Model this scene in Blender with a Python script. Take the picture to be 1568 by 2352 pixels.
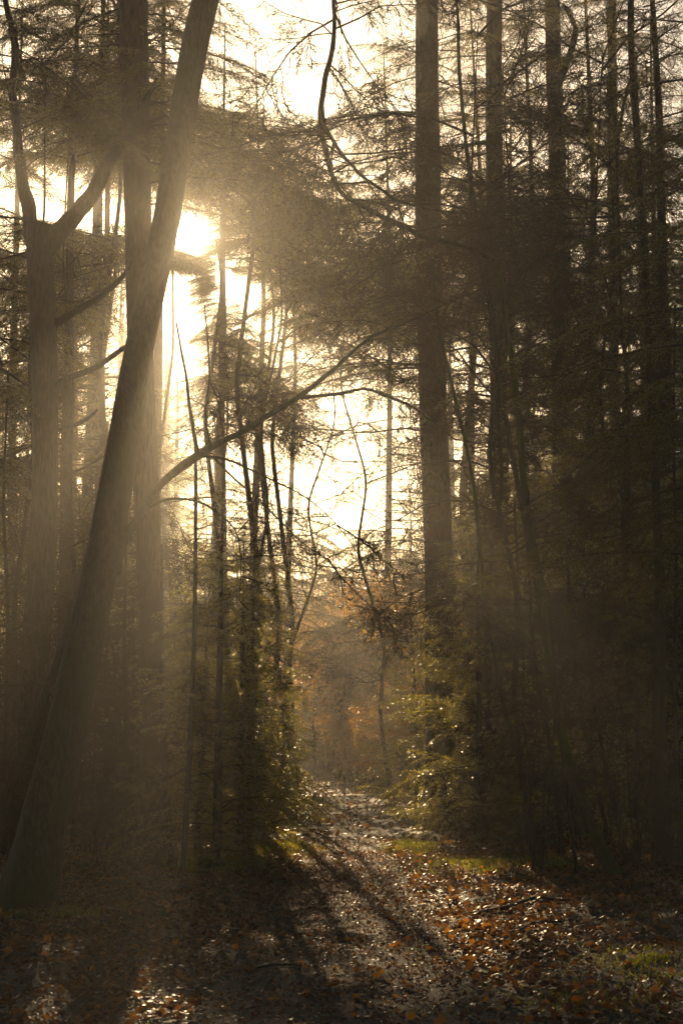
import bpy, math, random
import numpy as np
from mathutils import Vector, Matrix, Quaternion

random.seed(7)
RNG = np.random.default_rng(7)
for o in list(bpy.data.objects):
    bpy.data.objects.remove(o)
scene = bpy.context.scene
COL = scene.collection
R = math.radians

# ------------------------------------------------------------------ camera
CAM_H, TILT = 1.5, R(7.62)
FPX, CX, CY = 3920.0, 784.0, 1176.0          # the photograph measured as 1568 x 2352 units
cam_d = bpy.data.cameras.new('camera')
cam_d.sensor_fit = 'VERTICAL'
cam_d.sensor_width, cam_d.sensor_height = 24.0, 36.0
cam_d.lens = 36.0 * FPX / 2352.0
cam_d.clip_start, cam_d.clip_end = 0.1, 6000
cam_d.dof.use_dof = True
cam_d.dof.focus_distance = 20.0
cam_d.dof.aperture_fstop = 8.0
cam = bpy.data.objects.new('camera', cam_d)
COL.objects.link(cam)
cam.location = (0, 0, CAM_H)
cam.rotation_euler = (R(90) + TILT, 0, 0)
scene.camera = cam

FWD = np.array([0, math.cos(TILT), math.sin(TILT)])
UPV = np.array([0, -math.sin(TILT), math.cos(TILT)])
RGT = np.array([1.0, 0, 0])


def ray(px, py):
    return FWD + RGT * (px - CX) / FPX + UPV * (CY - py) / FPX


def at(px, py, Y):
    d = ray(px, py)
    return np.array([0, 0, CAM_H]) + d * (Y / d[1])


def on_ground(px, py):
    d = ray(px, py)
    return np.array([0, 0, CAM_H]) + d * (CAM_H / -d[2])


def project(p):
    v = np.asarray(p) - np.array([0, 0, CAM_H])
    z = v @ FWD
    return CX + FPX * (v @ RGT) / z, CY - FPX * (v @ UPV) / z, z


# ------------------------------------------------------------------ sun, sky, exposure
sun_dir = ray(437, 545)
sun_dir = sun_dir / np.linalg.norm(sun_dir)
SUN_EL = math.asin(sun_dir[2])
SUN_AZ = math.atan2(sun_dir[0], sun_dir[1])
world = bpy.data.worlds.new('World')
scene.world = world
world.use_nodes = True
world.cycles.sampling_method = 'NONE'
wn = world.node_tree
wn.nodes.clear()
sky = wn.nodes.new('ShaderNodeTexSky')
sky.sky_type = 'NISHITA'
sky.sun_disc = False
sky.sun_elevation = SUN_EL
sky.sun_rotation = SUN_AZ
sky.air_density, sky.dust_density, sky.ozone_density = 1.0, 1.7, 1.0
bg = wn.nodes.new('ShaderNodeBackground')
bg.inputs['Strength'].default_value = 0.05
wo = wn.nodes.new('ShaderNodeOutputWorld')
wb = wn.nodes.new('ShaderNodeMixRGB')             # the photograph's warm white balance
wb.blend_type = 'MULTIPLY'
wb.inputs[0].default_value = 1.0
wb.inputs[2].default_value = (1.0, 0.92, 0.78, 1)
wn.links.new(sky.outputs[0], wb.inputs[1])
wn.links.new(wb.outputs[0], bg.inputs[0])
wn.links.new(bg.outputs[0], wo.inputs[0])

sl = bpy.data.lights.new('sun', 'SUN')
sl.energy = 5.0
sl.angle = R(0.5)
sl.color = (1.0, 0.72, 0.40)
so = bpy.data.objects.new('sun_light', sl)
COL.objects.link(so)
so.location = (0, 0, 60)
so.rotation_euler = Vector(tuple(sun_dir)).to_track_quat('Z', 'Y').to_euler()

scene.view_settings.view_transform = 'Standard'
scene.view_settings.look = 'None'
scene.view_settings.gamma = 1.0
scene.view_settings.use_curve_mapping = False
scene.view_settings.exposure = 0.7

HAZE_DENSITY = 0.0013
HAZE_G = 0.80

cy = scene.cycles
cy.use_denoising = True
try:
    cy.denoiser = 'OPENIMAGEDENOISE'
except Exception:
    pass
cy.max_bounces = 4
cy.diffuse_bounces = 2
cy.glossy_bounces = 1
cy.transmission_bounces = 2
cy.volume_bounces = 0
cy.sample_clamp_indirect = 3.0
cy.sample_clamp_direct = 30.0
cy.use_adaptive_sampling = False
cy.caustics_reflective = False
cy.caustics_refractive = False


# ------------------------------------------------------------------ materials
def node_mat(name):
    m = bpy.data.materials.new(name)
    m.use_nodes = True
    n = m.node_tree
    n.nodes.clear()
    out = n.nodes.new('ShaderNodeOutputMaterial')
    return m, n, out


def bark_mat(name, dark, light, moss=0.0, scale=1.0, green=(0.03, 0.045, 0.012, 1), bump=0.6, zs=2.2):
    m, n, out = node_mat(name)
    L = n.links
    b = n.nodes.new('ShaderNodeBsdfPrincipled')
    tc = n.nodes.new('ShaderNodeTexCoord')
    mp = n.nodes.new('ShaderNodeMapping')
    mp.inputs['Scale'].default_value = (14 * scale, 14 * scale, zs * scale)
    L.new(tc.outputs['Object'], mp.inputs[0])
    v = n.nodes.new('ShaderNodeTexNoise')
    v.inputs['Scale'].default_value = 2.0
    v.inputs['Detail'].default_value = 8
    v.inputs['Roughness'].default_value = 0.7
    L.new(mp.outputs[0], v.inputs['Vector'])
    n2 = n.nodes.new('ShaderNodeTexNoise')
    n2.inputs['Scale'].default_value = 1.3
    n2.inputs['Detail'].default_value = 4
    L.new(tc.outputs['Object'], n2.inputs['Vector'])
    cr = n.nodes.new('ShaderNodeValToRGB')
    cr.color_ramp.elements[0].position = 0.35
    cr.color_ramp.elements[0].color = (*dark, 1)
    cr.color_ramp.elements[1].position = 0.68
    cr.color_ramp.elements[1].color = (*light, 1)
    L.new(v.outputs[0], cr.inputs[0])
    mx = n.nodes.new('ShaderNodeMixRGB')
    mx.inputs[2].default_value = green
    rr = n.nodes.new('ShaderNodeMapRange')
    rr.inputs[1].default_value = 0.42
    rr.inputs[2].default_value = 0.62
    rr.inputs[4].default_value = moss
    L.new(n2.outputs[0], rr.inputs[0])
    L.new(rr.outputs[0], mx.inputs[0])
    L.new(cr.outputs[0], mx.inputs[1])
    L.new(mx.outputs[0], b.inputs['Base Color'])
    b.inputs['Roughness'].default_value = 0.8
    b.inputs['Specular IOR Level'].default_value = 0.3
    bp = n.nodes.new('ShaderNodeBump')
    bp.inputs['Strength'].default_value = bump
    bp.inputs['Distance'].default_value = 0.03
    L.new(v.outputs[0], bp.inputs['Height'])
    L.new(bp.outputs[0], b.inputs['Normal'])
    L.new(b.outputs[0], out.inputs[0])
    return m


def leaf_mat(name, cols, trans_cols, trans=0.5, gloss=0.06, rough=0.3):
    """thin leaves: diffuse + translucent + a wet sheen, colour varying leaf by leaf"""
    m, n, out = node_mat(name)
    L = n.links
    g = n.nodes.new('ShaderNodeNewGeometry')

    def ramp(cs):
        cr = n.nodes.new('ShaderNodeValToRGB')
        e = cr.color_ramp.elements
        e[0].color = (*cs[0], 1)
        e[1].color = (*cs[-1], 1)
        for k, c in enumerate(cs[1:-1]):
            x = e.new((k + 1) / (len(cs) - 1))
            x.color = (*c, 1)
        L.new(g.outputs['Random Per Island'], cr.inputs[0])
        return cr
    d = n.nodes.new('ShaderNodeBsdfDiffuse')
    t = n.nodes.new('ShaderNodeBsdfTranslucent')
    s = n.nodes.new('ShaderNodeBsdfGlossy')
    s.inputs['Roughness'].default_value = rough
    s.inputs['Color'].default_value = (0.9, 0.9, 0.9, 1)
    L.new(ramp(cols).outputs[0], d.inputs[0])
    L.new(ramp(trans_cols).outputs[0], t.inputs[0])
    m1 = n.nodes.new('ShaderNodeMixShader')
    m1.inputs[0].default_value = trans
    L.new(d.outputs[0], m1.inputs[1])
    L.new(t.outputs[0], m1.inputs[2])
    fr = n.nodes.new('ShaderNodeFresnel')
    fr.inputs[0].default_value = 1.45
    mul = n.nodes.new('ShaderNodeMath')
    mul.operation = 'MULTIPLY'
    mul.inputs[1].default_value = gloss
    L.new(fr.outputs[0], mul.inputs[0])
    m2 = n.nodes.new('ShaderNodeMixShader')
    L.new(mul.outputs[0], m2.inputs[0])
    L.new(m1.outputs[0], m2.inputs[1])
    L.new(s.outputs[0], m2.inputs[2])
    L.new(m2.outputs[0], out.inputs[0])
    return m


M = {}
M['bark_beech'] = bark_mat('beech_bark', (0.022, 0.020, 0.013), (0.075, 0.068, 0.045), moss=0.7, scale=1.1, bump=0.8, zs=5.0)
M['bark_oak'] = bark_mat('oak_bark', (0.02, 0.015, 0.011), (0.08, 0.06, 0.045), moss=0.25, scale=1.6, bump=1.0)
M['bark_pine'] = bark_mat('pine_bark', (0.025, 0.017, 0.011), (0.09, 0.055, 0.035), moss=0.1, scale=1.3, bump=1.0)
M['bark_thin'] = bark_mat('sapling_bark', (0.025, 0.02, 0.014), (0.07, 0.055, 0.04), moss=0.3, scale=3, bump=0.4)
M['moss_bark'] = bark_mat('mossy_bark', (0.03, 0.025, 0.015), (0.07, 0.06, 0.03), moss=0.95, scale=2, green=(0.06, 0.085, 0.01, 1))
M['twig'] = bark_mat('twig_bark', (0.03, 0.022, 0.015), (0.08, 0.06, 0.045), scale=6, bump=0.0)
M['needle'] = leaf_mat('conifer_needles', [(0.015, 0.024, 0.008), (0.03, 0.042, 0.012), (0.045, 0.045, 0.012)],
                       [(0.45, 0.50, 0.05), (0.75, 0.66, 0.09), (0.90, 0.64, 0.10)], trans=0.66, gloss=0.8, rough=0.33)
M['needle_top'] = leaf_mat('larch_needles', [(0.025, 0.03, 0.01), (0.04, 0.045, 0.015), (0.05, 0.045, 0.015)],
                           [(0.20, 0.19, 0.03), (0.34, 0.26, 0.04), (0.42, 0.27, 0.04)], trans=0.35, gloss=0.12, rough=0.4)
M['leaf_gold'] = leaf_mat('autumn_leaves', [(0.09, 0.05, 0.015), (0.10, 0.07, 0.02), (0.06, 0.06, 0.02)],
                          [(0.90, 0.42, 0.06), (0.85, 0.55, 0.08), (0.95, 0.32, 0.04)], trans=0.7, gloss=0.9, rough=0.3)
M['litter'] = leaf_mat('leaf_litter', [(0.035, 0.02, 0.012), (0.09, 0.05, 0.028), (0.05, 0.028, 0.015), (0.14, 0.10, 0.075), (0.06, 0.035, 0.02)],
                       [(0.50, 0.19, 0.025), (0.18, 0.07, 0.012), (0.10, 0.045, 0.012), (0.75, 0.33, 0.04), (0.14, 0.06, 0.02), (0.24, 0.10, 0.02)],
                       trans=0.5, gloss=0.3, rough=0.42)
M['grass'] = leaf_mat('moss_and_grass', [(0.03, 0.05, 0.008), (0.05, 0.075, 0.01), (0.06, 0.07, 0.012)],
                      [(0.26, 0.30, 0.02), (0.42, 0.40, 0.02), (0.40, 0.33, 0.03)], trans=0.55, gloss=0.4, rough=0.4)


def ground_mat(name, a, b_, c, scale, bump, rough):
    m, n, out = node_mat(name)
    L = n.links
    b = n.nodes.new('ShaderNodeBsdfPrincipled')
    tc = n.nodes.new('ShaderNodeTexCoord')
    n1 = n.nodes.new('ShaderNodeTexNoise')
    n1.inputs['Scale'].default_value = scale
    n1.inputs['Detail'].default_value = 10
    n1.inputs['Roughness'].default_value = 0.75
    n2 = n.nodes.new('ShaderNodeTexNoise')
    n2.inputs['Scale'].default_value = 0.6
    n2.inputs['Detail'].default_value = 5
    for x in (n1, n2):
        L.new(tc.outputs['Object'], x.inputs['Vector'])
    cr = n.nodes.new('ShaderNodeValToRGB')
    e = cr.color_ramp.elements
    e[0].position, e[0].color = 0.38, (*a, 1)
    e[1].position, e[1].color = 0.7, (*b_, 1)
    L.new(n1.outputs[0], cr.inputs[0])
    mx = n.nodes.new('ShaderNodeMixRGB')
    mr = n.nodes.new('ShaderNodeMapRange')
    mr.inputs[1].default_value, mr.inputs[2].default_value = 0.45, 0.65
    L.new(n2.outputs[0], mr.inputs[0])
    L.new(mr.outputs[0], mx.inputs[0])
    L.new(cr.outputs[0], mx.inputs[1])
    mx.inputs[2].default_value = (*c, 1)
    L.new(mx.outputs[0], b.inputs['Base Color'])
    b.inputs['Roughness'].default_value = rough
    b.inputs['Specular IOR Level'].default_value = 0.4
    bp = n.nodes.new('ShaderNodeBump')
    bp.inputs['Strength'].default_value = 1.0
    bp.inputs['Distance'].default_value = bump
    L.new(n1.outputs[0], bp.inputs['Height'])
    L.new(bp.outputs[0], b.inputs['Normal'])
    L.new(b.outputs[0], out.inputs[0])
    return m


M['soil'] = ground_mat('forest_soil', (0.012, 0.009, 0.006), (0.045, 0.030, 0.018), (0.022, 0.022, 0.008), 9, 0.05, 0.75)
M['path'] = ground_mat('path_soil', (0.010, 0.007, 0.005), (0.040, 0.025, 0.015), (0.024, 0.015, 0.009), 14, 0.04, 0.85)


# ------------------------------------------------------------------ mesh building
class MB:
    def __init__(s):
        s.v, s.q, s.t, s.qm, s.tm, s.n = [], [], [], [], [], 0

    def quads(s, v, f, mat=0):
        v = np.asarray(v, float).reshape(-1, 3)
        f = np.asarray(f, int) + s.n
        s.v.append(v)
        s.q.append(f)
        s.qm.append(np.full(len(f), mat))
        s.n += len(v)

    def tube(s, pts, rad, k=5, mat=0, cap=True, wob=None):
        pts = np.asarray(pts, float)
        rad = np.asarray(rad, float)
        n = len(pts)
        tg = np.gradient(pts, axis=0)
        tg /= np.linalg.norm(tg, axis=1)[:, None] + 1e-9
        ref = np.array([0, 0, 1.0]) if abs(tg[0][2]) < 0.8 else np.array([0, 1.0, 0])
        a = np.cross(tg, ref)
        a /= np.linalg.norm(a, axis=1)[:, None] + 1e-9
        b = np.cross(tg, a)
        th = np.arange(k) * 2 * math.pi / k
        r = rad[:, None] * (wob if wob is not None else np.ones((n, k)))
        v = pts[:, None, :] + (a[:, None, :] * np.cos(th)[None, :, None] + b[:, None, :] * np.sin(th)[None, :, None]) * r[:, :, None]
        i = np.arange(n - 1)[:, None] * k
        j = np.arange(k)[None, :]
        f = np.stack([i + j, i + (j + 1) % k, i + k + (j + 1) % k, i + k + j], -1).reshape(-1, 4)
        s.quads(v.reshape(-1, 3), f, mat)
        if cap:                                          # pointed tip, rounded end
            pass

    def blades(s, p, d, w, l, nrm, mat=0):
        """diamonds: base p, direction d, width w, length l, normal nrm"""
        p, d, nrm = (np.asarray(x, float) for x in (p, d, nrm))
        d = d / (np.linalg.norm(d, axis=1)[:, None] + 1e-9)
        sd = np.cross(d, nrm)
        sd /= np.linalg.norm(sd, axis=1)[:, None] + 1e-9
        l = np.broadcast_to(l, (len(p),))[:, None]
        w = np.broadcast_to(w, (len(p),))[:, None]
        m = p + d * l * 0.45
        v = np.stack([p, m + sd * w / 2, p + d * l, m - sd * w / 2], 1)
        f = np.arange(len(p))[:, None] * 4 + np.arange(4)[None]
        s.quads(v.reshape(-1, 3), f, mat)

    def mesh(s, name, mats, smooth=True):
        v = np.concatenate(s.v)
        q = np.concatenate(s.q)
        mi = np.concatenate(s.qm)
        me = bpy.data.meshes.new(name)
        me.vertices.add(len(v))
        me.vertices.foreach_set('co', v.astype(np.float32).ravel())
        me.loops.add(len(q) * 4)
        me.loops.foreach_set('vertex_index', q.astype(np.int32).ravel())
        me.polygons.add(len(q))
        me.polygons.foreach_set('loop_start', (np.arange(len(q)) * 4).astype(np.int32))
        me.polygons.foreach_set('material_index', mi.astype(np.int32))
        if smooth:
            me.polygons.foreach_set('use_smooth', np.ones(len(q), bool))
        me.update(calc_edges=True)
        for m in mats:
            me.materials.append(m)
        return me


def link(name, me, parent=None, loc=(0, 0, 0), **props):
    o = bpy.data.objects.new(name, me)
    COL.objects.link(o)
    o.location = tuple(loc)
    if parent:
        o.parent = parent
    for k, v in props.items():
        o[k] = v
    return o


def thing(name, label, cat, loc, group=None):
    o = link(name, None, None, loc, label=label, category=cat)
    o.empty_display_size = 0.3
    if group:
        o['group'] = group
    return o


# ------------------------------------------------------------------ ground
def path_x(y):
    # the path's centre line: straight away from the camera, swinging a little left far off
    return np.interp(y, [0, 10, 22, 40, 60, 100, 400], [-0.1, 0.0, 0.12, -0.5, -1.3, -1.9, -6])


def path_w(y):
    return np.interp(y, [0, 12, 20, 40, 90], [1.15, 1.0, 0.75, 0.85, 0.8])


def ground_z(x, y):
    x = np.asarray(x, float)
    y = np.asarray(y, float)
    z = 0.035 * np.sin(x * 1.3 + 1) * np.sin(y * 0.7) + 0.03 * np.sin(x * 2.9 + y * 1.7) + 0.02 * np.sin(x * 5.3 - y * 4.1 + 2)
    d = np.abs(x - path_x(y))
    z = z * np.clip(d / 2, 0.25, 1)
    z = z + 0.05 * np.clip((d - path_w(y) * 0.8) / 1.2, 0, 1) - 0.03
    return z * np.clip((500 - y) / 300, 0, 1)


def grid_sheet(xs, ys, zfun, off=0.0):
    X, Y = np.meshgrid(xs, ys)
    Z = zfun(X, Y) + off
    v = np.stack([X, Y, Z], -1).reshape(-1, 3)
    nx, ny = len(xs), len(ys)
    i = np.arange(ny - 1)[:, None] * nx
    j = np.arange(nx - 1)[None]
    f = np.stack([i + j, i + j + 1, i + nx + j + 1, i + nx + j], -1).reshape(-1, 4)
    return v, f


xs = np.concatenate([-np.geomspace(900, 8, 30), np.linspace(-7.8, 7.8, 105), np.geomspace(8, 900, 30)])
ys = np.concatenate([np.linspace(-60, 4, 10), np.linspace(4.5, 45, 220), np.geomspace(46, 1500, 60)])
mb = MB()
mb.quads(*grid_sheet(xs, ys, ground_z))
link('ground', mb.mesh('ground', [M['soil']]), kind='structure')
mb = MB()
ys = np.linspace(1, 130, 400)
u = np.linspace(-1, 1, 11)
Y = np.repeat(ys[:, None], 11, 1)
edge = 1 + 0.12 * np.sin(ys * 1.9) + 0.08 * np.sin(ys * 4.7 + 1)
X = path_x(Y) + u[None] * (path_w(ys) * edge)[:, None]
Z = ground_z(X, Y) + 0.006 - 0.03 * (np.abs(u)[None] > 0.95)
v = np.stack([X, Y, Z], -1).reshape(-1, 3)
i = np.arange(len(ys) - 1)[:, None] * 11
j = np.arange(10)[None]
mb.quads(v, np.stack([i + j, i + j + 1, i + 12 + j, i + 11 + j], -1).reshape(-1, 4))
link('path', mb.mesh('path', [M['path']]), kind='structure')

# ------------------------------------------------------------------ where the photograph shows open sky
OPEN = np.array([
    [4, 3, 3, 5, 6, 5, 5, 4, 4, 3, 4, 5, 5, 6, 5],
    [2, 2, 1, 5, 8, 9, 9, 6, 6, 5, 5, 5, 6, 5, 4],
    [0, 0, 0, 2, 6, 6, 7, 6, 7, 5, 5, 6, 6, 5, 3],
    [0, 0, 0, 1, 6, 5, 6, 8, 8, 5, 5, 7, 6, 4, 3],
    [0, 0, 0, 1, 5, 2, 1, 6, 8, 3, 4, 5, 5, 4, 2],
    [3, 1, 2, 4, 7, 2, 1, 3, 6, 3, 3, 4, 5, 4, 2],
    [3, 3, 3, 5, 6, 2, 2, 6, 5, 2, 2, 3, 4, 4, 1],
    [3, 3, 5, 5, 5, 4, 3, 5, 6, 4, 4, 4, 4, 3, 1],
    [4, 3, 5, 3, 4, 3, 3, 7, 8, 4, 3, 3, 3, 3, 1],
    [2, 2, 4, 3, 4, 3, 3, 7, 8, 4, 3, 1, 1, 2, 0],
    [1, 2, 3, 2, 2, 1, 2, 6, 7, 2, 1, 1, 0, 1, 0],
    [1, 1, 1, 1, 1, 0, 1, 2, 3, 1, 0, 0, 0, 0, 0],
    [0] * 15], float) / 9.0


def sky_open(px, py):
    if py < -200 or px < -250 or px > 1818:
        return 0.45
    x = min(max(px, 0), 1567) / 112.0
    y = min(max(py, 0), 1343) / 112.0
    i, j = int(y), int(x)
    fy, fx = y - i, x - j
    i2, j2 = min(i + 1, 12), min(j + 1, 14)
    o = (OPEN[i, j] * (1 - fx) + OPEN[i, j2] * fx) * (1 - fy) + (OPEN[i2, j] * (1 - fx) + OPEN[i2, j2] * fx) * fy
    if py > 1400:
        o = 0.0
    s = math.exp(-(((px - 440) / 60) ** 2 + ((py - 545) / 60) ** 2))
    return min(1.0, o + s)


# clearings in the canopy through which the low sun reaches the lit spots of the photograph
LANES = [(at(470, 1320, 20.6), 0.8), (at(560, 1380, 20.6), 0.9), (at(640, 1480, 21), 0.8), (at(500, 1560, 20.6), 0.9), (at(620, 1650, 21.5), 0.9), (at(690, 1600, 23), 0.8), (at(430, 1500, 20.6), 0.6), (on_ground(530, 1980), 0.7), (on_ground(650, 1945), 0.7),
         (on_ground(960, 1945), 0.6), (on_ground(1130, 1990), 0.7), 
         
         (at(1060, 1450, 24.5), 0.9), (at(960, 1450, 26), 0.8), (at(1000, 1750, 25), 0.8), (at(1150, 1600, 24), 0.8), (at(1100, 1250, 25), 0.7), (at(1300, 1080, 26), 0.7), (at(1200, 1350, 25), 0.7), (at(1420, 1200, 25), 0.6), (at(960, 1600, 29), 0.8), (on_ground(1430, 2010), 0.6), (at(790, 1550, 75), 2.0), (at(720, 1450, 85), 2.6), (at(830, 1400, 85), 2.6), (at(760, 1680, 80), 2.4), (at(860, 1600, 90), 2.6), (at(700, 1640, 55), 1.2),
         (at(250, 1250, 12), 0.5), (at(150, 1500, 18), 0.6), (at(1350, 1650, 12), 0.5)]

_r = random.Random(5)
LANES += [(on_ground(x_, y_), 0.3) for x_, y_ in ((650, 2190), (800, 2202), (950, 2196), (1100, 2180), (1230, 2120), (560, 2160), (1380, 2050))]
LANES += [(on_ground(_r.uniform(480, 1500), _r.choice([_r.uniform(1950, 2060), _r.uniform(2120, 2230)])), 0.34) for _ in range(13)]


def in_lane(p, size, off=3.5):
    for T, rad in LANES:
        v = p - T
        s = v @ sun_dir
        if s > off and np.linalg.norm(v - s * sun_dir) < rad + size:
            return True
    return False


SHAFTS = [(93, 96, 0.05), (100, 107, 0.04), (113, 120, 0.05), (46, 53, 0.02), (-168, -156, 0.05)]


def shaft(px, py, z=24.0, w=0.0):
    """gaps in the canopy beside the sun: each lets one broad shaft of light through the near air.
    returns the share of boughs kept there, -1 in the dark crowns close to the sun, None elsewhere"""
    r = math.hypot(px - 437, py - 545)
    a = math.degrees(math.atan2(py - 545, px - 437))
    m = math.degrees(math.atan2(w, max(r, 1)))
    if r > 3000 / z:
        for a0, a1, keep in SHAFTS:
            if a0 - m < a < a1 + m and r < 11500 / z:
                return keep if r > 190 else 0.3
    return None if r > 360 else -1


def lane_hits(b, H, Rc):
    for T, rad in LANES:
        t_ = (b[1] - T[1]) / sun_dir[1]
        if t_ < 2.5:
            continue
        q = T + sun_dir * t_
        if q[2] < H and abs(q[0] - b[0]) < Rc * max(0, 1 - q[2] / H) ** 0.6 * 0.85 + rad * 0.8:
            return True
    return False


def keep_bough(base, az, L, k=1.6, bare=False, lane=True):
    """prune boughs where the wood is open"""
    o = 0
    if lane and not bare and random.random() < 0.96 and in_lane(base + np.array([math.cos(az), math.sin(az), -0.1]) * L * 0.55, L * 0.3):
        return False
    d = np.array([math.cos(az), math.sin(az), -0.12]) * L
    for t in (0.25, 0.6, 0.9):
        px, py, z = project(base + d * t)
        if z < 6:
            return False
        q = sky_open(px, py)
        o = max(o * 0.9, q, 0)  if q > 0.72 else (o + q / 3)
        if ((px - 442) ** 2 + (py - 545) ** 2) < (25 + 0.07 * L * FPX / z) ** 2:
            return False
    for t in (0.15, 0.55, 0.95):
        px, py, z = project(base + d * t)
        f = shaft(px, py, z, (0.22 if bare else 0.13) * L * FPX / z)
        if f is not None and f > 0:
            return random.random() < f
    if bare:
        return True
    return random.random() < (1 - o) ** (k if f is None else k * 0.3)


# ------------------------------------------------------------------ bough library
def curve(L, up, droop, rng, n=9, side=0.05):
    t = np.linspace(0, 1, n)
    y = side * L * np.sin(t * rng.uniform(2, 4) + rng.uniform(0, 6))
    y = y - y[0]
    return np.stack([L * t, y, L * (up * t - droop * t ** 2)], 1)


def interp_pts(P, t):
    n = len(P) - 1
    x = np.clip(t, 0, 0.9999) * n
    i = x.astype(int)
    f = (x - i)[:, None]
    return P[i] * (1 - f) + P[i + 1] * f


def needle_bough(L, seed, up=0.1, droop=0.25, sec=0.08, ter=0.035, nw=0.016, nl=(0.05, 0.12), width=0.3, wood=0.012, flat=0.35, hang=0.25, mats=None, gap=0.15, name='branch'):
    rng = np.random.default_rng(seed)
    mb = MB()
    P = curve(L, up, droop, rng)
    mb.tube(P, np.linspace(wood, 0.002, len(P)), 4, 0)
    ts = np.arange(gap, 1.0, sec / L)
    BP, BD, BL, BN = [], [], [], []
    for k, t in enumerate(ts):
        if rng.random() < 0.12:
            continue
        s = 1 if k % 2 else -1
        p0 = interp_pts(P, np.array([t]))[0]
        tg = interp_pts(P, np.array([min(t + .05, .999)]))[0] - interp_pts(P, np.array([max(t - .05, 0)]))[0]
        tg /= np.linalg.norm(tg)
        a = R(rng.uniform(42, 70))
        sl_ = L * width * (min(1, (t + 0.1) * 2.2)) * (1 - t) ** 0.6 * rng.uniform(0.5, 1.15) + 0.06
        d = tg * math.cos(a) + np.array([0, s, 0]) * math.sin(a) + np.array([0, 0, rng.uniform(-0.25, 0.12)])
        d /= np.linalg.norm(d)
        n = 5
        u_ = np.linspace(0, 1, n)[:, None]
        S = p0 + d * sl_ * u_ + np.array([0, 0, -hang * sl_]) * u_ ** 2 + tg * 0.15 * sl_ * u_ ** 2
        mb.tube(S[::2], np.linspace(0.004, 0.0012, 3), 3, 0)
        m = max(3, int(sl_ / ter))
        tt = np.linspace(0.12, 1, m)
        bp = interp_pts(S, tt)
        sg = np.where(np.arange(m) % 2 == 0, 1, -1)
        side = np.cross(d, [0, 0, 1.0])
        side /= np.linalg.norm(side) + 1e-9
        aa = np.radians(rng.uniform(25, 60, m))
        bd = d[None] * np.cos(aa)[:, None] + side[None] * (np.sin(aa) * sg)[:, None] + rng.normal(0, flat, (m, 3)) * [0.4, 0.4, 1] + [0, 0, -0.15]
        BP.append(bp)
        BD.append(bd)
        BL.append(rng.uniform(nl[0], nl[1], m) * (1.1 - 0.5 * tt))
        BN.append(np.array([0, 0, 1.0]) + rng.normal(0, 0.55, (m, 3)))
    m = int(L / ter)
    tt = np.linspace(0.2, 1, m)
    BP.append(interp_pts(P, tt))
    BD.append(np.stack([np.ones(m), rng.normal(0, 0.8, m), rng.normal(0, 0.4, m)], 1))
    BL.append(rng.uniform(nl[0], nl[1], m))
    BN.append(np.array([0, 0, 1.0]) + rng.normal(0, 0.5, (m, 3)))
    BP, BD, BL, BN = map(np.concatenate, (BP, BD, BL, BN))
    mb.blades(BP, BD, nw * rng.uniform(0.7, 1.3, len(BP)), BL, BN, 1)
    return mb.mesh(name, mats or [M['twig'], M['needle_top']])


def bare_bough(L, seed, up=0.2, droop=0.2, r0=0.014, levels=3, n1=12, leaf=0, mats=None, sag=0.25, curl=0.5, minr=0.0032):
    rng = np.random.default_rng(seed)
    mb = MB()
    LP = []

    def grow(p0, d, L_, r, lev):
        n = 6 if lev < 2 else 4
        P = [p0]
        dd = d.copy()
        for _ in range(n - 1):
            dd = dd + rng.normal(0, 0.16 + 0.05 * lev, 3) + np.array([0, 0, -sag * 0.25 * (1 + lev * 0.4)])
            if lev >= 2:
                dd = dd + np.array([0, 0, 0.35 * curl * rng.random()])
            dd /= np.linalg.norm(dd)
            P.append(P[-1] + dd * L_ / (n - 1))
        P = np.array(P)
        mb.tube(P, np.linspace(r, max(minr * 0.6, r * 0.25), n), 5 if lev == 0 else 3, 0)
        if lev >= levels:
            if leaf and rng.random() < leaf:
                LP.append(P[-1])
                LP.append(P[len(P) // 2])
            return
        m = n1 if lev == 0 else (6 if lev == 1 else 3)
        for k in range(m):
            t = rng.uniform(0.12, 0.98)
            q = interp_pts(P, np.array([t]))[0]
            tg = P[min(int(t * (n - 1)) + 1, n - 1)] - P[int(t * (n - 1))]
            tg = tg / (np.linalg.norm(tg) + 1e-9)
            pr = np.cross(tg, rng.normal(0, 1, 3) * [1, 1, 0.6])
            pr /= np.linalg.norm(pr) + 1e-9
            a = R(rng.uniform(28, 62))
            nd = tg * math.cos(a) + pr * math.sin(a)
            grow(q, nd, L_ * rng.uniform(0.25, 0.55) * (1.1 - 0.5 * t), max(minr, r * 0.45), lev + 1)
    d0 = np.array([1, 0, up])
    d0 /= np.linalg.norm(d0)
    grow(np.zeros(3), d0, L, r0, 0)
    if LP:
        LP = np.array(LP)
        m = len(LP)
        mb.blades(LP, rng.normal(0, 1, (m, 3)) + [0, 0, -0.8], 0.035 * rng.uniform(0.7, 1.4, m), 0.06, rng.normal(0, 1, (m, 3)), 1)
    return mb.mesh('branch', mats or [M['twig'], M['leaf_gold']])


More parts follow.
